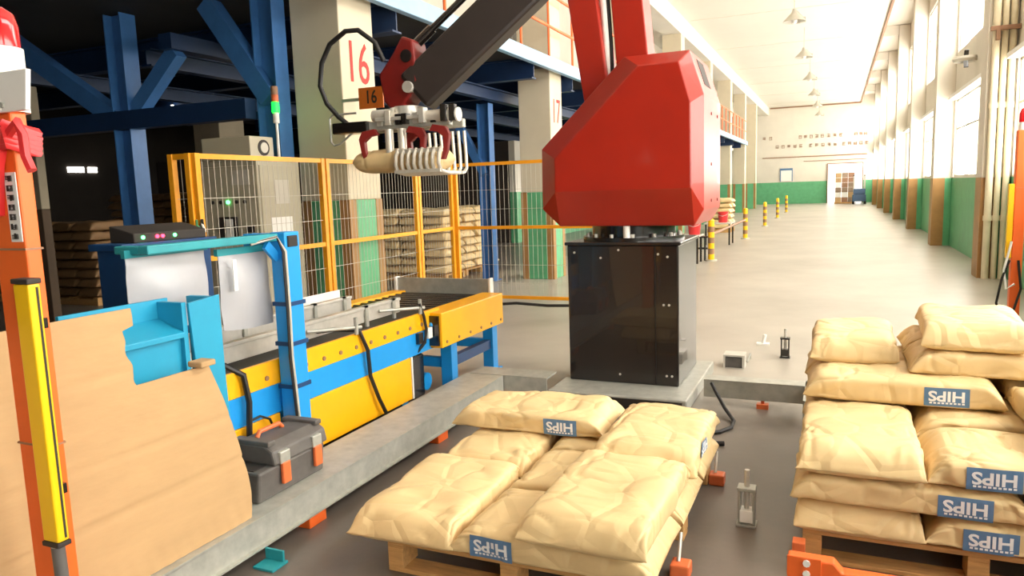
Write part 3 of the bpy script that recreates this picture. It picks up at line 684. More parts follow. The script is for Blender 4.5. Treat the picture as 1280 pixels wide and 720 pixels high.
# galvanized floor frame
fb = thing('floor_beam', 'long galvanized steel beam running beside the conveyor', 'beam', (-2.43, 3.1, 0))
MB().box(-2.64, -2.325, 1.0, 5.06, 0.178, 0.19).box(-2.337, -2.325, 1.0, 5.06, 0.06, 0.18).box(-2.64, -2.628, 1.0, 5.06, 0.06, 0.18).box(-2.337, -2.30, 1.0, 5.06, 0.06, 0.068).build('beam_channel', 'galv', fb)
for y in (1.4, 2.72, 4.0, 5.0): B(-2.55, -2.31, y, y + 0.13, 0, 0.06).build('foot_block', 'orange', fb, bevel=0.004)
fx = thing('floor_beam', 'galvanized cross beam between the conveyor beam and robot pedestal', 'beam', (-2.2, 5.2, 0))
MB().box(-2.62, -1.975, 5.08, 5.30, 0.178, 0.19).box(-2.62, -1.975, 5.08, 5.09, 0.06, 0.18).build('beam_channel', 'galv', fx)
B(-2.42, -2.3, 5.12, 5.22, 0, 0.06).build('foot_block', 'orange', fx, bevel=0.004)
fx = thing('floor_beam', 'galvanized cross beam right of the pedestal ending at the right stack', 'beam', (-0.5, 5.45, 0))
MB().box(-0.86, -0.16, 5.38, 5.52, 0.178, 0.19).box(-0.86, -0.16, 5.38, 5.388, 0.06, 0.18).build('beam_channel', 'galv', fx)
MB().box(-0.17, -0.06, 5.0, 5.52, 0.178, 0.19).box(-0.17, -0.16, 5.0, 5.40, 0.06, 0.18).build('beam_return', 'galv', fx)
MB().cyl((-0.45, 5.4, 0.0), (-0.45, 5.4, 0.12), 0.012, n=8).box(-0.49, -0.41, 5.37, 5.43, 0.0, 0.035).build('anchor_foot', 'latch', fx)
for (x, y, lb) in ((-0.565, 3.92, 'rust-orange floor stop beside the rear of the middle pallet'), (-0.565, 2.9, 'rust-orange floor stop beside the front of the middle pallet')):
    t = thing('floor_stop', lb, 'floor stop', (x, y, 0), 'floor stops')
    MB().box(x - 0.03, x + 0.05, y - 0.04, y + 0.04, 0, 0.06).build('block', 'latch', t, bevel=0.008)
    MB().cyl((x, y, 0.06), (x - 0.0, y + 0.06, 0.16), 0.008, n=8).build('rod', 'steel', t)
t = thing('floor_bracket', 'small blue angle bracket on the floor beside the long beam', 'bracket', (-2.25, 2.36, 0))
MB().box(-2.30, -2.19, 2.32, 2.42, 0, 0.012).box(-2.30, -2.2, 2.40, 2.412, 0.012, 0.06).build('angle', 'teal', t, bevel=0.002)

# tool box on the beam
tb = thing('tool_box', 'open grey tool box with orange latches on the beam', 'tool box', (-2.57, 2.76, 0.19))
b_ = MB().prism([(-2.70, 0.0), (-2.43, 0.0), (-2.415, 0.15), (-2.72, 0.15)], lambda p, y: Vector((p[0], y, 0.19 + p[1])), 2.52, 3.0).build('body', 'greybox', tb, bevel=0.012)
MB().prism([(-2.73, 0.15), (-2.405, 0.15), (-2.42, 0.22), (-2.47, 0.25), (-2.62, 0.25), (-2.71, 0.22)], lambda p, y: Vector((p[0], y, 0.19 + p[1])), 2.62, 3.02).build('lid', 'greybox', tb, bevel=0.012)
B(-2.68, -2.46, 2.535, 2.62, 0.335, 0.344).build('tray_cavity', 'ink', tb)
for y in (2.69, 2.93):
    l = B(-2.415, -2.395, y - 0.028, y + 0.028, 0.24, 0.345).build('latch', 'latch', tb, bevel=0.006)
    B(-2.43, -2.40, y - 0.035, y + 0.035, 0.34, 0.40).build('latch_hinge', 'galv', l, bevel=0.006)
MB().tube([(-2.58, 2.70, 0.44), (-2.58, 2.72, 0.465), (-2.58, 2.86, 0.465), (-2.58, 2.88, 0.44)], 0.012, 8).build('handle', 'latch', tb, True)
for y in (2.62, 2.97): B(-2.66, -2.44, y, y + 0.05, 0.43, 0.455).build('lid_rib', 'greybox', tb, bevel=0.006)

# ------------------------------------------------------------------ blue gantry with plastic sheets
GF = thing('blue_gantry', 'blue gantry frame over the conveyor with strapped cables', 'gantry', (-2.75, 2.7, 0))
p_ = B(-2.80, -2.70, 3.14, 3.26, 0.0, 1.42).build('post', 'cblue', GF, bevel=0.006)
for z in (0.56, 0.80, 1.02): B(-2.808, -2.692, 3.132, 3.268, z, z + 0.022).build('cable_strap', 'darkblue', p_)
for i, (dx, m) in enumerate(((0.0, 'frame'), (0.018, 'rubber'))):
    MB().tube([(-2.76, 2.95, 1.37), (-2.70, 3.08, 1.40), (-2.69, 3.13 - dx, 1.32), (-2.69, 3.132 - dx, 1.0), (-2.69, 3.125 - dx, 0.75), (-2.685, 3.135 - dx, 0.5), (-2.69, 3.15 - dx, 0.35), (-2.68, 3.22, 0.22)], 0.008, 6).build('cable', m, p_, True)
B(-2.80, -2.74, 2.31, 3.14, 1.375, 1.415).build('top_bar', 'teal', GF, bevel=0.006)
B(-3.0, -2.80, 3.15, 3.24, 1.34, 1.412).build('cross_bar', 'cblue', GF, bevel=0.006)
B(-2.95, -2.80, 2.31, 2.36, 1.375, 1.412).build('cross_bar', 'teal', GF, bevel=0.006)
B(-2.715, -2.69, 3.16, 3.235, 1.34, 1.40).build('switch', 'ink', GF, bevel=0.004)
B(-2.805, -2.80, 2.86, 2.885, 1.14, 1.30).build('hanger', 'white', GF)
MB().bar((-2.76, 3.06, 1.36), (-2.76, 3.14, 1.28), 0.05, 0.02, (1, 0, 0)).build('gusset', 'cblue', GF)
def sheet(label, x, y0, y1, z0, z1, seed, bulge):
    NX, NZ = 16, 14; vs = []
    for th in (0.0, 0.004):
        for j in range(NZ + 1):
            for i in range(NX + 1):
                u, v = i / NX, j / NZ
                b = bulge * math.sin(math.pi * u) * math.sin(math.pi * min(1, v * 0.9 + 0.05)) + 0.012 * noise.noise(Vector((u * 3, v * 3, seed)))
                e = 0.012 * noise.noise(Vector((u * 2.5, v * 4, seed + 9)))
                vs.append((x + b - th, y0 + (y1 - y0) * u + e * 0.6, z0 + (z1 - z0) * v + (0.03 * (u - 0.5) ** 2 - 0.02 * u if j == 0 else 0)))
    N = (NX + 1) * (NZ + 1); fs = []
    for j in range(NZ):
        for i in range(NX):
            a = j * (NX + 1) + i; q = (a, a + 1, a + NX + 2, a + NX + 1); fs += [q, tuple(k + N for k in reversed(q))]
    for i in range(NX): fs += [(i, i + 1, i + 1 + N, i + N), (NZ * (NX + 1) + i, NZ * (NX + 1) + i + 1, NZ * (NX + 1) + i + 1 + N, NZ * (NX + 1) + i + N)]
    for j in range(NZ): fs += [(j * (NX + 1), (j + 1) * (NX + 1), (j + 1) * (NX + 1) + N, j * (NX + 1) + N), (j * (NX + 1) + NX, (j + 1) * (NX + 1) + NX, (j + 1) * (NX + 1) + NX + N, j * (NX + 1) + NX + N)]
    t = thing('plastic_sheet', label, 'plastic sheet', (x, (y0 + y1) / 2, z0), 'plastic sheets on the gantry')
    MB().add(vs, fs).build('sheet', 'sheet', t, True)
    B(x - 0.012, x + 0.012, y0 - 0.01, y1 + 0.01, z1 - 0.015, z1 + 0.02).build('clamp_strip', 'teal', t)
sheet('white plastic sheet hanging left of the gantry, above the cardboard', -2.86, 2.29, 2.74, 1.02, 1.375, 1.3, 0.05)
sheet('pale plastic sheet hanging beside the blue gantry post', -2.86, 2.82, 3.18, 0.93, 1.335, 4.7, 0.045)

CN = thing('control_console', 'dark blue console with lit indicators behind the plastic sheet', 'console', (-3.83, 3.2, 0))
B(-3.95, -3.72, 2.98, 3.62, 0, 1.36).build('body', 'darkblue', CN, bevel=0.01)
B(-3.98, -3.70, 2.95, 3.66, 1.33, 1.37).build('top_rim', 'darkblue', CN, bevel=0.006)
pn = MB().prism([(-3.93, 0.0), (-3.73, 0.0), (-3.73, 0.055), (-3.93, 0.10)], lambda p, y: Vector((p[0], y, 1.37 + p[1])), 3.06, 3.6).build('panel', 'ink', CN, bevel=0.006)
for (y, m, nm) in ((3.12, 'greenled', 'green_indicator'), (3.22, 'redled', 'red_indicator'), (3.26, 'redled', 'red_indicator'), (3.35, 'greenled', 'green_indicator')):
    MB().cyl((-3.731, y, 1.4), (-3.722, y, 1.4), 0.011, n=10).build(nm, m, pn, True)

# light blue end cover of the conveyor
EC = thing('end_cover', 'light blue sheet-metal end cover behind the cardboard', 'machine cover', (-2.68, 2.2, 0))
B(-2.79, -2.775, 1.9, 2.42, 0.42, 1.17).build('back_panel', 'coverblue', EC)
MB().prism([(2.385, 1.155), (2.565, 1.17), (2.565, 0.80), (2.575, 0.42), (2.42, 0.42), (2.40, 0.85)], lambda p, x: Vector((x, p[0], p[1])), -2.625, -2.61).build('side_flange', 'coverblue', EC, bevel=0.002)
B(-2.78, -2.626, 2.53, 2.56, 0.42, 1.163).build('flange_return', 'coverblue', EC)
MB().prism([(-2.775, 1.085), (-2.62, 1.03), (-2.62, 1.005), (-2.775, 1.06)], lambda p, y: Vector((p[0], y, p[1])), 1.9, 2.36).build('shelf', 'coverblue', EC, bevel=0.003)
B(-2.775, -2.65, 1.2, 2.36, 0.42, 1.01).build('lower_box', 'coverblue', EC)
B(-2.775, -2.626, 2.36, 2.384, 0.43, 1.16).build('divider', 'coverblue', EC)

# leaning cardboard
def cardx(y, z):
    d = 0.006 * noise.noise(Vector((y * 2.2, z * 2.6, 0.4))) + 0.002 * noise.noise(Vector((y * 9, z * 5, 2)))
    for zc in (0.70 - 0.02 * y, 0.46, 0.96):
        d += -0.006 * math.exp(-((z - zc) / 0.008) ** 2)
    if z < 0.32: d += 0.0016 * math.sin(y * 95 + z * 18) * (0.32 - z) / 0.13
    return -2.362 - 0.15 * (z - 0.19) + d
def cardgrid(mb, z0, z1, yl, yr, NY, NZ):
    vs = []
    for th in (0.0, 0.008):
        for j in range(NZ + 1):
            z = z0 + (z1 - z0) * j / NZ
            for i in range(NY + 1):
                y = yl + (yr(z) - yl) * i / NY
                zz = z
                vs.append((cardx(y, zz) - th, y, zz))
    N = (NY + 1) * (NZ + 1); fs = []
    for j in range(NZ):
        for i in range(NY):
            a = j * (NY + 1) + i; q = (a, a + 1, a + NY + 2, a + NY + 1); fs += [q, tuple(k + N for k in q)]
    for i in range(NY): fs += [(i, i + 1, i + 1 + N, i + N), (NZ * (NY + 1) + i, NZ * (NY + 1) + i + 1, NZ * (NY + 1) + i + 1 + N, NZ * (NY + 1) + i + N)]
    for j in range(NZ): fs += [(j * (NY + 1) + NY, (j + 1) * (NY + 1) + NY, (j + 1) * (NY + 1) + NY + N, j * (NY + 1) + NY + N)]
    mb.add(vs, fs)
cb = MB()
def yr_low(z):
    t = (z - 0.192) / (0.90 - 0.192); w = 0.006 * noise.noise(Vector((z * 9, 1, 1)))
    if z < 0.30: w -= 0.03 * (0.30 - z) / 0.11
    return 2.43 - 0.10 * max(0, t) ** 2.5 + w
def yr_up(z):
    return 1.965 + 0.035 * noise.noise(Vector((z * 12, 4, 1))) + (0.05 if z > 1.12 else 0.0)
cardgrid(cb, 0.192, 0.90, 0.75, yr_low, 150, 50); cardgrid(cb, 0.90, 1.195, 0.75, yr_up, 80, 22)
CB = thing('cardboard_sheet', 'large notched brown cardboard sheet leaning on the blue cover', 'cardboard', (-2.4, 1.6, 0.19))
cbo = cb.build('board', 'card', CB); cbo.data.polygons.foreach_set('use_smooth', [True] * len(cbo.data.polygons))
cbo.data.set_sharp_from_angle(angle=math.radians(50))
MB().box(-2.50, -2.42, 2.25, 2.33, 0.905, 0.93).build('torn_flap', 'card', CB, bevel=0.006)

# ------------------------------------------------------------------ light curtain posts
def curtain_post(label, x, y, h, name_top, near=True, rot=0.0):
    t = thing('light_curtain_post', label, 'post', (x, y, 0), 'light curtain posts')
    w = 0.05
    pb = B(x - w, x + w, y - w, y + w, 0, h).build('post', 'orange', t, bevel=0.008)
    B(x - w - 0.002, x + w + 0.002, y - w - 0.002, y + w + 0.002, 1.455, 1.459).build('joint', 'brown', pb)
    B(x - 0.12, x + 0.12, y - 0.12, y + 0.12, 0, 0.015).build('base_plate', 'orange', t, bevel=0.003)
    return t, pb
t = thing('light_curtain_post', 'near orange post with yellow light curtain at the left edge', 'post', (-2.22, 1.42, 0), 'light curtain posts')
pb = B(-2.29, -2.15, 1.40, 1.448, 0.015, 1.87).build('post', 'orange', t, bevel=0.006)
for z in (1.475, 0.42, 0.88): B(-2.293, -2.147, 1.397, 1.451, z, z + 0.006).build('tie', 'brown', pb)
B(-2.34, -2.08, 1.33, 1.53, 0, 0.015).build('base_plate', 'orange', t, bevel=0.003)
lc = B(-2.128, -2.062, 1.335, 1.372, 0.62, 1.385).build('light_curtain', 'lcyellow', t, bevel=0.006)
B(-2.0625, -2.0605, 1.357, 1.3635, 0.63, 1.375).build('lens_strip', 'ink', lc)
for (za, zb) in ((1.385, 1.40), (0.605, 0.62)): B(-2.131, -2.059, 1.332, 1.375, za, zb).build('end_cap', 'ink', lc, bevel=0.003)
for z in (0.75, 1.25): B(-2.16, -2.09, 1.372, 1.40, z, z + 0.03).build('mount', 'black', lc)
MB().tube([(-2.092, 1.353, 0.60), (-2.09, 1.353, 0.53), (-2.085, 1.35, 0.45), (-2.09, 1.345, 0.25), (-2.13, 1.35, 0.03)], 0.019, 10).build('cable', 'greybox', t, True)
MB().cyl((-2.094, 1.353, 0.605), (-2.092, 1.353, 0.565), 0.017, n=10).build('plug', 'steel', t, True)
MB().prism([(-2.36, 1.975), (-2.035, 1.975), (-2.055, 1.865), (-2.36, 1.865)], lambda p, y: Vector((p[0], y, p[1])), 1.383, 1.398).build('beacon_plate', 'white', t, bevel=0.003)
for (x, z) in ((-2.21, 1.885), (-2.15, 1.885), (-2.19, 1.955)): MB().cyl((x, 1.384, z), (x, 1.378, z), 0.008, n=8).build('screw', 'galv', t)
MB().cyl((-2.20, 1.424, 1.87), (-2.20, 1.424, 2.05), 0.06, n=20).build('beacon_base', 'white', t, True)
MB().lathe([(0.054, 2.05), (0.054, 2.11), (0.046, 2.145), (0.024, 2.163), (0.0, 2.167)], (-2.20, 1.424, 0), 20).build('beacon_dome', 'beacon', t, True)
rb = MB(); rng = random.Random(6)
for i in range(5):
    z = 1.82 - 0.014 * i; e = 0.012 + rng.uniform(0, 0.006)
    rb.tube([(-2.30, 1.40 - e, z), (-2.14, 1.39 - e, z + 0.01), (-2.135, 1.46, z - 0.01), (-2.30, 1.455, z), (-2.31, 1.40, z - 0.005)], e, 6)
rb.tube([(-2.15, 1.385, 1.80), (-2.09, 1.38, 1.835), (-2.075, 1.38, 1.80), (-2.08, 1.385, 1.74), (-2.06, 1.385, 1.70)], 0.014, 6)
rb.tube([(-2.19, 1.385, 1.78), (-2.20, 1.375, 1.72), (-2.22, 1.38, 1.66), (-2.24, 1.385, 1.58)], 0.022, 6)
rb.build('ribbon', 'bucket', t, True)
st = B(-2.205, -2.156, 1.3975, 1.4005, 1.50, 1.70).build('sticker', 'white', t)
gm = MB(); rng = random.Random(3)
for i in range(7): glyph(gm, (-2.181, 1.3972, 1.517 + i * 0.0275), (1, 0, 0), (0, 0, 1), 0.026, 0.019, rng)
gm.build('printed_characters', 'ink', st)
t, pb = curtain_post('far orange post with yellow light curtain before the window wall', 1.76, 9.3, 2.05, None)
B(1.655, 1.705, 9.24, 9.30, 0.72, 1.5).build('light_curtain', 'lcyellow', t, bevel=0.004)
MB().cyl((1.76, 9.3, 2.05), (1.76, 9.3, 2.13), 0.04, n=14).build('beacon_base', 'white', t, True)
MB().lathe([(0.04, 2.13), (0.04, 2.22), (0.02, 2.27), (0.0, 2.28)], (1.76, 9.3, 0), 14).build('beacon_dome', 'beacon', t, True)
MB().tube([(1.69, 9.22, 0.7), (1.62, 9.18, 0.5), (1.58, 9.16, 0.25), (1.63, 9.15, 0.08), (1.72, 9.16, 0.1), (1.80, 9.2, 0.4), (1.77, 9.23, 0.7)], 0.012, 8).build('cable_loop', 'rubber', t, True)
MB().tube([(1.70, 9.22, 0.9), (1.64, 9.2, 0.6), (1.66, 9.17, 0.4), (1.74, 9.2, 0.45)], 0.012, 8).build('cable_loop', 'white', t, True)

# ------------------------------------------------------------------ safety fence
def fence(label, p, q, H=1.965, mid=1.15, z0=0.22):
    p, q = Vector((p[0], p[1], 0)), Vector((q[0], q[1], 0)); d = (q - p).normalized(); Ln = (q - p).length
    t = thing('fence_panel', label, 'fence', tuple((p + q) / 2), 'yellow safety fence panels')
    for c in (p, q): MB().bar(c, c + Vector((0, 0, H)), 0.05, 0.05, d).build('post', 'fence', t, bevel=0.004)
    for z in (H - 0.022, mid, z0): MB().bar(p + d * 0.025 + Vector((0, 0, z)), q - d * 0.025 + Vector((0, 0, z)), 0.035, 0.04).build('rail', 'fence', t)
    w = MB(); n = int(Ln / 0.06)
    for i in range(1, n): c = p + d * Ln * i / n; w.bar(c + Vector((0, 0, z0)), c + Vector((0, 0, H - 0.03)), 0.003, 0.003, d)
    for z in (0.45, 0.68, 0.92, 1.38, 1.62): w.bar(p + Vector((0, 0, z)), q + Vector((0, 0, z)), 0.004, 0.004)
    w.build('wire_mesh', 'frame', t)
fence('yellow mesh fence panel in front of the control cabinet', (-4.5, 4.3), (-4.5, 5.82))
fence('yellow mesh fence panel in front of the number 16 pillar', (-4.5, 5.89), (-4.5, 7.53))
fence('narrow yellow mesh fence panel at the corner by stacked bags', (-4.5, 7.60), (-4.5, 8.4))
fence('yellow mesh fence panel running behind the red robot', (-4.46, 8.46), (-2.5, 8.46), z0=0.27)
fence('short yellow fence return at the near end of the fence', (-4.72, 4.28), (-4.545, 4.28), z0=0.22)
t = thing('floor_cable', 'black cable lying along the foot of the rear fence', 'cable', (-3.8, 8.3, 0))
MB().tube([(-4.4, 8.30, 0.2), (-4.1, 8.32, 0.14), (-3.85, 8.30, 0.2), (-3.6, 8.31, 0.22), (-3.2, 8.32, 0.2), (-2.5, 8.33, 0.22)], 0.018, 8).build('cable', 'rubber', t, True)

# control cabinet, air conditioner, tower light
CC = thing('control_cabinet', 'beige electrical control cabinet behind the yellow fence', 'cabinet', (-5.4, 5.8, 0))
B(-5.74, -5.0, 5.5, 6.11, 0, 1.98).build('body', 'cabinet', CC, bevel=0.01)
B(-5.70, -5.03, 5.485, 5.5, 0.08, 1.92).build('door', 'cabinet', CC, bevel=0.005)
B(-5.0, -4.99, 5.53, 6.08, 0.08, 1.92).build('side_door', 'cabinet', CC, bevel=0.004)
B(-4.99, -4.985, 5.72, 5.92, 1.55, 1.78).build('vent_grille', 'frame', CC)
B(-4.99, -4.986, 5.64, 5.94, 1.12, 1.42).build('paper_notice', 'white', CC)
B(-5.3, -5.08, 5.478, 5.486, 1.74, 1.88).build('name_plate', 'frame', CC)
for i, (x, m) in enumerate(((-5.55, 'ink'), (-5.45, 'ink'), (-5.36, 'greenled'), (-5.25, 'ink'), (-5.15, 'ink'))):
    MB().cyl((x, 5.486, 1.58), (x, 5.47, 1.58), 0.018, n=10).build('button', m, CC, True)
B(-5.5, -5.26, 5.47, 5.486, 1.2, 1.44).build('screen', 'ink', CC, bevel=0.004)
B(-5.40, -5.31, 5.465, 5.47, 1.22, 1.42).build('paper_slip', 'white', CC)
for (z0, z1) in ((1.29, 1.35), (1.16, 1.26)): B(-5.16, -5.06, 5.478, 5.486, z0, z1).build('meter', 'ink', CC)
AC = thing('air_conditioner', 'white cabinet air conditioner with a round fan on top', 'air conditioner', (-5.3, 5.65, 1.98))
B(-5.62, -5.02, 5.46, 5.78, 1.98, 2.19).build('case', 'cabinet', AC, bevel=0.008)
MB().cyl((-5.022, 5.64, 2.085), (-5.012, 5.64, 2.085), 0.075, n=18).build('fan_ring', 'ink', AC, True)
MB().cyl((-5.012, 5.64, 2.085), (-5.006, 5.64, 2.085), 0.05, n=18).build('fan_grille', 'frame', AC, True)
TL = thing('tower_light', 'signal tower light glowing green beside the number 16 pillar', 'signal light', (-5.03, 5.86, 1.98))
MB().cyl((-5.03, 5.86, 1.98), (-5.03, 5.86, 2.33), 0.014, n=10).build('pole', 'white', TL, True)
MB().cyl((-5.03, 5.86, 2.33), (-5.03, 5.86, 2.43), 0.03, n=14).build('base', 'white', TL, True)
MB().cyl((-5.03, 5.86, 2.43), (-5.03, 5.86, 2.53), 0.034, n=16).build('green_lens', 'greenlamp', TL, True)
MB().cyl((-5.03, 5.86, 2.53), (-5.03, 5.86, 2.60), 0.034, n=16).build('amber_lens', 'latch', TL, True)
MB().cyl((-5.03, 5.86, 2.60), (-5.03, 5.86, 2.68), 0.034, n=16).build('red_lens', 'brown', TL, True)
# pendant with wrapped wires on the fence's near post
WB = thing('wire_bundle', 'tangle of coloured wires tied to the near fence post', 'cable', (-4.42, 4.25, 1.2))
rng = random.Random(8)
for i, m in enumerate(('rubber', 'green', 'white', 'rubber', 'brown')):
    pts = [(-4.455 + rng.uniform(-0.015, 0.05), 4.262 + rng.uniform(-0.05, 0.02), 1.46 - 0.045 * k) for k in range(7)]
    MB().tube(pts, 0.009, 6).build('wire', m, WB, True)

MB().tube([(-4.47, 4.268, 1.3), (-4.47, 4.33, 1.3), (-4.53, 4.33, 1.3), (-4.53, 4.268, 1.3), (-4.45, 4.262, 1.3)], 0.006, 6).build('tie', 'white', WB, True)
# ------------------------------------------------------------------ stacked bags in the background
base = []
for i in range(4):
    b = bag_mesh('stack_bag', 0.79, 0.47, 0.148, 80 + i, NS=16, NT=18, fold=0.02, lump=0.016)
    me = b.mesh('stack_bag'); me.materials.append(MATS['paper']); me.polygons.foreach_set('use_smooth', [True] * len(me.polygons)); base.append(me)
brown = [m_.copy() for m_ in base]  # darkened copies, storage shade painted into the paper
for m_ in brown: m_.materials[0] = MATS['shadedpaper']
rng = random.Random(11)
LAY = ['top', 'second from top', 'third from top', 'fourth from top', 'fifth from top', 'sixth from top', 'seventh from top', 'eighth from top', 'ninth from top', 'tenth from top', 'bottom']
def stack(label, group, x0, y0, nx, ny, layers, along, visible=None, dz=0.145, palletlabel=None, src=None):
    """block of bags: along='x' -> lengths run in x"""
    px, py = (0.82, 0.5) if along == 'x' else (0.5, 0.82)
    for l in range(layers):
        for i in range(nx):
            for j in range(ny):
                if visible and not visible(i, j, l): continue
                o = bpy.data.objects.new('kraft_bag', rng.choice(src or base)); COL.objects.link(o)
                o.location = (x0 + (i + 0.5) * px + rng.uniform(-0.025, 0.025), y0 + (j + 0.5) * py + rng.uniform(-0.025, 0.025), 0.13 + l * dz)
                o.rotation_euler = (0, 0, (0 if along == 'x' else R90) + rng.uniform(-0.05, 0.05) + (math.pi if rng.random() < 0.5 else 0))
                n_ = nx if along == 'y' else ny; c_ = i if along == 'y' else j
                cw = (['left', 'right'], ['left', 'middle', 'right'], ['leftmost', 'second', 'third', 'rightmost'], ['leftmost', 'second', 'middle', 'fourth', 'rightmost'], ['leftmost', 'second', 'third', 'fourth', 'fifth', 'rightmost'])[n_ - 2][c_]
                tag(o, '%s bag, %s column, %s' % (LAY[layers - 1 - l], cw, label), 'bag', group)
    p = thing('wooden_pallet', palletlabel, 'pallet', (x0 + nx * px / 2, y0 + ny * py / 2, 0))
    X0, X1, Y0_, Y1 = x0 + 0.03, x0 + nx * px - 0.03, y0 + 0.03, y0 + ny * py - 0.03
    for i in range(5):
        a = X0 + (X1 - X0 - 0.1) * i / 4; B(a, a + 0.1, Y0_, Y1, 0.1, 0.125).build('deck_board', 'wood', p)
    for i in range(3):
        a = Y0_ + (Y1 - Y0_ - 0.09) * i / 2; B(X0, X1, a, a + 0.09, 0.0, 0.1).build('stringer', 'wood', p)
stack('high kraft stack behind the fence corner', 'bags behind the fence', -7.95, 11.75, 3, 1, 8, 'y', None, 0.15, 'pallet under the front of the stack behind the fence')
stack('sunlit kraft stack right of the corner post', 'sunlit bags behind the fence', -7.32, 12.65, 1, 3, 8, 'x', None, 0.15, 'pallet under the sunlit stack behind the fence')
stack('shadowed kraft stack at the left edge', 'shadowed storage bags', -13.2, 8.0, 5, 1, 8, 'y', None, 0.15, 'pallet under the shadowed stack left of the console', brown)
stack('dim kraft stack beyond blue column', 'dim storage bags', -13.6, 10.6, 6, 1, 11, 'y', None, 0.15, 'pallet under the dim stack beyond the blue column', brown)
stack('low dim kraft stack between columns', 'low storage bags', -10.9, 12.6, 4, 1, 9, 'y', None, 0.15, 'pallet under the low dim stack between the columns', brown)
stack('far kraft stack behind the bollards', 'far bags by the bollards', -3.95, 25.2, 1, 2, 6, 'x', None, 0.17, 'pallet under the far stack behind the bollards')

# ------------------------------------------------------------------ hall: bollards, buckets, pipes, door scene
ORD = ['nearest', 'second', 'third', 'fourth', 'fifth']
for k in range(5):
    x, y = -2.39, 15.9 + 6.4 * k
    t = thing('striped_bollard', 'yellow and dark striped bollard, %s of the row from the robot' % ORD[k], 'bollard', (x, y, 0), 'striped bollards')
    for i in range(7):
        z = 0.03 + i * 0.115
        MB().cyl((x, y, z), (x, y, z + 0.115), 0.065, n=16, cap=(i in (0, 6))).build('band', ('lcyellow', 'brown')[i % 2], t, True)
    MB().lathe([(0.065, 0.0), (0.06, 0.03), (0.035, 0.05), (0.0, 0.055)], (x, y, 0.835), 16).build('cap', 'lcyellow', t, True)
    MB().cyl((x, y, 0), (x, y, 0.03), 0.12, n=16).build('base_flange', 'frame', t, True)
t = thing('barrier_rail', 'low dark barrier rail between the two nearest bollards', 'barrier', (-2.39, 19.1, 0.5))
MB().cyl((-2.39, 15.97, 0.55), (-2.39, 22.23, 0.55), 0.03, n=10).build('rail', 'brown', t, True)
t = thing('barrier_rail', 'dark double rail behind the pedestal joining the nearest bollard', 'barrier', (-3.5, 15.9, 0.5))
for z in (0.5, 0.26): MB().cyl((-4.7, 15.92, z), (-2.46, 15.92, z), 0.022, n=8).build('rail', 'black', t, True)
for x in (-4.68, -2.52): MB().cyl((x, 15.92, 0), (x, 15.92, 0.5), 0.022, n=8).build('upright', 'black', t, True)
def table(label, x0, x1, y0, y1, h):
    t = thing('low_table', label, 'table', ((x0 + x1) / 2, (y0 + y1) / 2, 0))
    B(x0, x1, y0, y1, h - 0.03, h).build('top', 'frame', t)
    for x in (x0 + 0.03, x1 - 0.07):
        for y in (y0 + 0.03, y1 - 0.07): B(x, x + 0.04, y, y + 0.04, 0, h - 0.03).build('leg', 'black', t)
table('low table behind the bollards carrying a red bucket, nearer one', -3.5, -2.52, 15.2, 15.75, 0.58)
table('low table behind the bollards carrying a red bucket, farther one', -3.2, -2.5, 20.0, 20.8, 0.58)
for (x, y, lb) in ((-2.66, 15.45, 'red plastic bucket just right of the robot housing'), (-2.76, 20.4, 'red plastic bucket in front of the far bag stack')):
    t = thing('bucket', lb, 'bucket', (x, y, 0.58), 'red buckets')
    MB().lathe([(0.0, 0.0), (0.11, 0.0), (0.14, 0.27), (0.15, 0.28), (0.13, 0.27), (0.10, 0.02), (0.0, 0.02)], (x, y, 0.58), 18).build('pail', 'bucket', t, True)
    MB().tube([(x - 0.14, y, 0.84), (x - 0.1, y - 0.1, 0.78), (x, y - 0.15, 0.75), (x + 0.1, y - 0.1, 0.78), (x + 0.14, y, 0.84)], 0.006, 6).build('bail', 'steel', t, True)
for i, (x, r, lb) in enumerate(((2.14, 0.05, 'cream drain pipe standing against the nearest wall column'), (2.25, 0.04, 'thin cream pipe between two drain pipes on the wall'), (2.355, 0.045, 'cream drain pipe closest to the windows'))):
    t = thing('drain_pipe', lb, 'pipe', (x, 13.36, 0), 'drain pipes')
    MB().cyl((x, 13.42, 0), (x, 13.42, 7.3), r, n=14).build('pipe', 'pipe', t, True)
    for z in (0.9, 2.6, 4.4, 6.1): MB().cyl((x, 13.42, z), (x, 13.42, z + 0.08), r + 0.012, n=14).build('collar', 'pipe', t, True)
t = thing('wall_bracket', 'dark bracket on the wall near the drain pipes', 'bracket', (2.4, 13.2, 3.9))
B(2.05, 2.43, 13.28, 13.36, 3.72, 3.78).build('arm', 'brown', t); B(2.12, 2.17, 13.28, 13.36, 3.58, 3.72).build('lug', 'brown', t)
fan = thing('wall_fan', 'small dark wall fan hung below the upper windows', 'fan', (2.5, 17.0, 3.85))
MB().lathe([(0.2, -0.05), (0.23, 0.0), (0.2, 0.05)], (2.25, 17.2, 3.85), 18).build('cage', 'frame', fan, True)
MB().cyl((2.25, 17.2, 3.85), (2.43, 17.2, 3.85), 0.03, n=8).build('arm', 'black', fan, True)
for i in range(3):
    a = 2 * math.pi * i / 3; MB().bar((2.25, 17.2, 3.85), (2.25, 17.2 + 0.19 * math.cos(a), 3.85 + 0.19 * math.sin(a)), 0.02, 0.08, (1, 0, 0)).build('blade', 'black', fan)
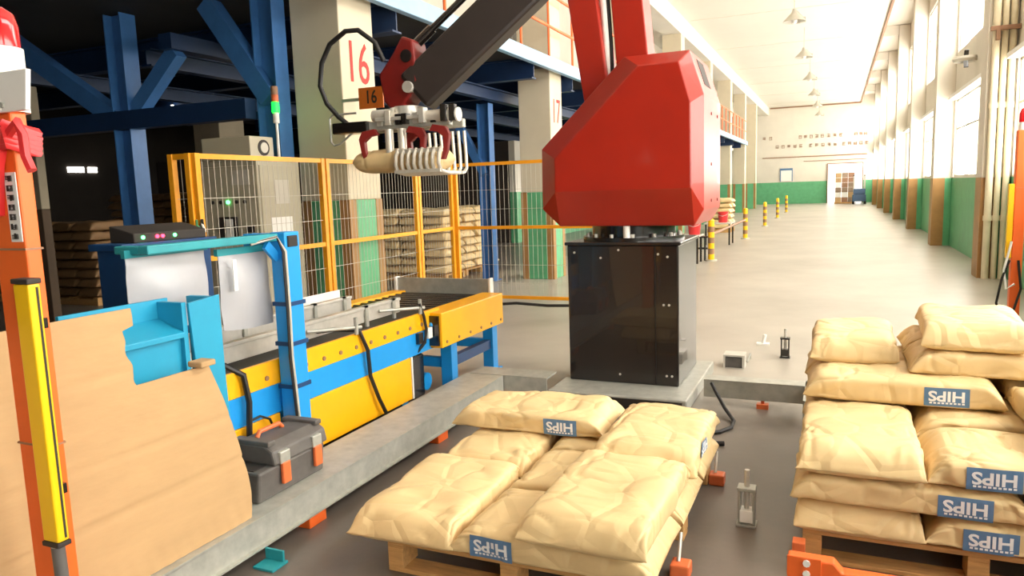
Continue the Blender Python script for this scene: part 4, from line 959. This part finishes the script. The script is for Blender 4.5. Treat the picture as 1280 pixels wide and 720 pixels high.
# slogan, notice board, goods and forklift at the far end
sl = thing('wall_slogan', 'two rows of small dark characters on the far end wall', 'lettering', (-1.6, 57.47, 4.4))
rng = random.Random(21)
for (z, xs, nm) in ((4.72, [-4.9, -4.45] + [-2.45 + 0.36 * i for i in range(5)] + [-0.6, -0.2, 0.2] + [1.15 + 0.3 * i for i in range(3)], 'upper_row'), (4.1, [-4.0 + 0.4 * i for i in range(5)] + [-1.75 + 0.4 * i for i in range(5)] + [0.4 + 0.36 * i for i in range(5)], 'lower_row')):
    gm = MB()
    for x in xs: glyph(gm, (x, 57.47, z), (1, 0, 0), (0, 0, 1), 0.22, 0.25, rng, 0.12)
    gm.build(nm, 'brown', sl)
nb = thing('notice_board', 'small bordered notice board on the far end wall', 'notice board', (-3.35, 57.46, 2.1))
B(-3.75, -2.95, 57.44, 57.48, 1.62, 2.55).build('board', 'white', nb); B(-3.75, -2.95, 57.43, 57.44, 2.4, 2.55).build('heading', 'labelblue', nb); B(-3.78, -3.72, 57.43, 57.48, 1.62, 2.55).build('border', 'labelblue', nb); B(-2.98, -2.92, 57.43, 57.48, 1.62, 2.55).build('border', 'labelblue', nb)
gd = thing('goods_stack', 'stack of wrapped goods standing in the far doorway', 'goods', (0.45, 55.5, 0))
rng = random.Random(4)
for j in range(6):
    for i in range(3):
        x = -0.1 + i * 0.4; B(x + 0.01, x + 0.39, 55.2, 56.0, 0.1 + j * 0.33, 0.42 + j * 0.33).build('carton', rng.choice(['boxes', 'card', 'brown', 'white']), gd)
B(-0.12, 1.12, 55.15, 56.05, 0, 0.1).build('pallet_base', 'wood', gd)
fk = thing('forklift', 'small blue forklift parked in front of the far doorway', 'forklift', (1.35, 53.6, 0))
B(0.95, 1.75, 53.0, 54.3, 0.18, 0.62).build('chassis', 'forkblue', fk, bevel=0.04)
B(1.0, 1.7, 53.0, 53.4, 0.62, 1.0).build('counterweight', 'forkblue', fk, bevel=0.05)
B(1.1, 1.6, 53.5, 53.9, 0.62, 0.85).build('seat', 'black', fk, bevel=0.03)
for x in (1.0, 1.64):
    for y in (53.15, 54.15): B(x, x + 0.06, y, y + 0.06, 0.6, 1.75).build('guard_post', 'frame', fk)
    MB().cyl((x - 0.05 if x < 1.2 else x + 0.0, 53.3, 0.2), (x + 0.08 if x < 1.2 else x + 0.12, 53.3, 0.2), 0.2, n=16).build('wheel', 'rubber', fk, True)
    MB().cyl((x - 0.05 if x < 1.2 else x + 0.0, 54.1, 0.2), (x + 0.08 if x < 1.2 else x + 0.12, 54.1, 0.2), 0.2, n=16).build('wheel', 'rubber', fk, True)
    B(x, x + 0.07, 54.35, 54.45, 0.05, 1.9).build('mast_rail', 'black', fk)
B(1.0, 1.7, 53.15, 54.2, 1.75, 1.8).build('overhead_guard', 'frame', fk)
for x in (1.1, 1.5): B(x, x + 0.1, 54.45, 55.05, 0.05, 0.09).build('fork', 'black', fk)

# ------------------------------------------------------------------ small things on the floor
def anchor(label, x, y, h, m, m2):
    t = thing('adjustable_stand', label, 'stand', (x, y, 0), 'adjustable stands')
    B(x - 0.045, x + 0.045, y - 0.04, y + 0.04, 0, 0.012).build('foot', m, t, bevel=0.002)
    MB().box(x - 0.038, x - 0.026, y - 0.03, y + 0.03, 0.012, h * 0.66).box(x + 0.026, x + 0.038, y - 0.03, y + 0.03, 0.012, h * 0.66).build('cheek', m, t, bevel=0.003)
    B(x - 0.03, x + 0.03, y - 0.032, y + 0.03, 0.02, h * 0.3).build('block', m2, t, bevel=0.004)
    B(x - 0.042, x + 0.042, y - 0.035, y + 0.035, h * 0.64, h * 0.7).build('cap', m, t, bevel=0.003)
    MB().cyl((x, y, h * 0.3), (x, y, h), 0.012, n=10).build('rod', 'steel', t, True)
anchor('small steel stand with upright rod between the two stacks', -0.355, 3.47, 0.27, 'galv', 'white')
anchor('small black stand with upright rod behind the cross beam', -0.40, 7.08, 0.27, 'black', 'black')
t = thing('floor_box', 'small grey open-sided steel box on the floor behind beam', 'box', (-0.78, 6.6, 0))
MB().box(-0.88, -0.70, 6.55, 6.72, 0.1, 0.115).box(-0.88, -0.70, 6.7, 6.72, 0, 0.1).box(-0.72, -0.70, 6.55, 6.72, 0, 0.1).box(-0.88, -0.865, 6.55, 6.72, 0, 0.1).build('shell', 'steel', t)
B(-0.865, -0.72, 6.57, 6.70, 0.0, 0.09).build('core', 'greybox', t)
MB().tube([(-0.68, 6.56, 0.06), (-0.66, 6.62, 0.12), (-0.67, 6.70, 0.06)], 0.01, 6).build('clip', 'galv', t)
t = thing('floor_stub', 'small white stub on the floor beyond the grey box', 'stub', (-0.64, 7.62, 0))
MB().cyl((-0.64, 7.62, 0), (-0.62, 7.62, 0.1), 0.018, n=8).box(-0.70, -0.58, 7.58, 7.66, 0, 0.015).build('stub', 'white', t)
t = thing('floor_cable', 'black cable curling on the floor right of the robot base', 'cable', (-0.7, 5.2, 0))
MB().tube([(-0.80, 5.36, 0.17), (-0.76, 5.30, 0.12), (-0.68, 5.16, 0.05), (-0.60, 5.0, 0.015), (-0.60, 4.86, 0.013), (-0.66, 4.75, 0.013), (-0.76, 4.68, 0.013), (-0.86, 4.66, 0.013)], 0.013, 8).build('cable', 'rubber', t, True)
MB().tube([(-0.86, 4.5, 0.015), (-0.7, 4.5, 0.015), (-0.6, 4.53, 0.015)], 0.015, 8).build('plug_end', 'rubber', t, True)
t = thing('guard_rail', 'orange floor guard rail in front of the right stack', 'guard rail', (0.5, 2.78, 0))
MB().prism([(-0.135, 0.235), (0.02, 0.235), (0.05, 0.20), (1.3, 0.20), (1.3, 0.06), (-0.135, 0.06)], lambda p, y: Vector((p[0], y, p[1])), 2.74, 2.80).build('rail', 'orange', t, bevel=0.006)
B(-0.137, -0.02, 2.732, 2.742, 0.165, 0.245).build('joint_plate', 'orange', t, bevel=0.003)
for z in (0.185, 0.225): MB().cyl((-0.07, 2.732, z), (-0.07, 2.724, z), 0.013, n=8).build('bolt', 'white', t)
for x in (-0.08, 1.2): B(x, x + 0.06, 2.75, 2.79, 0, 0.07).build('foot', 'orange', t)
t = thing('pallet_post', 'short orange post at the front corner of the right pallet', 'post', (-0.11, 3.05, 0))
B(-0.135, -0.085, 3.06, 3.12, 0, 0.14).build('upright', 'latch', t, bevel=0.004); B(-0.15, -0.06, 3.04, 3.14, 0, 0.012).build('foot', 'latch', t)
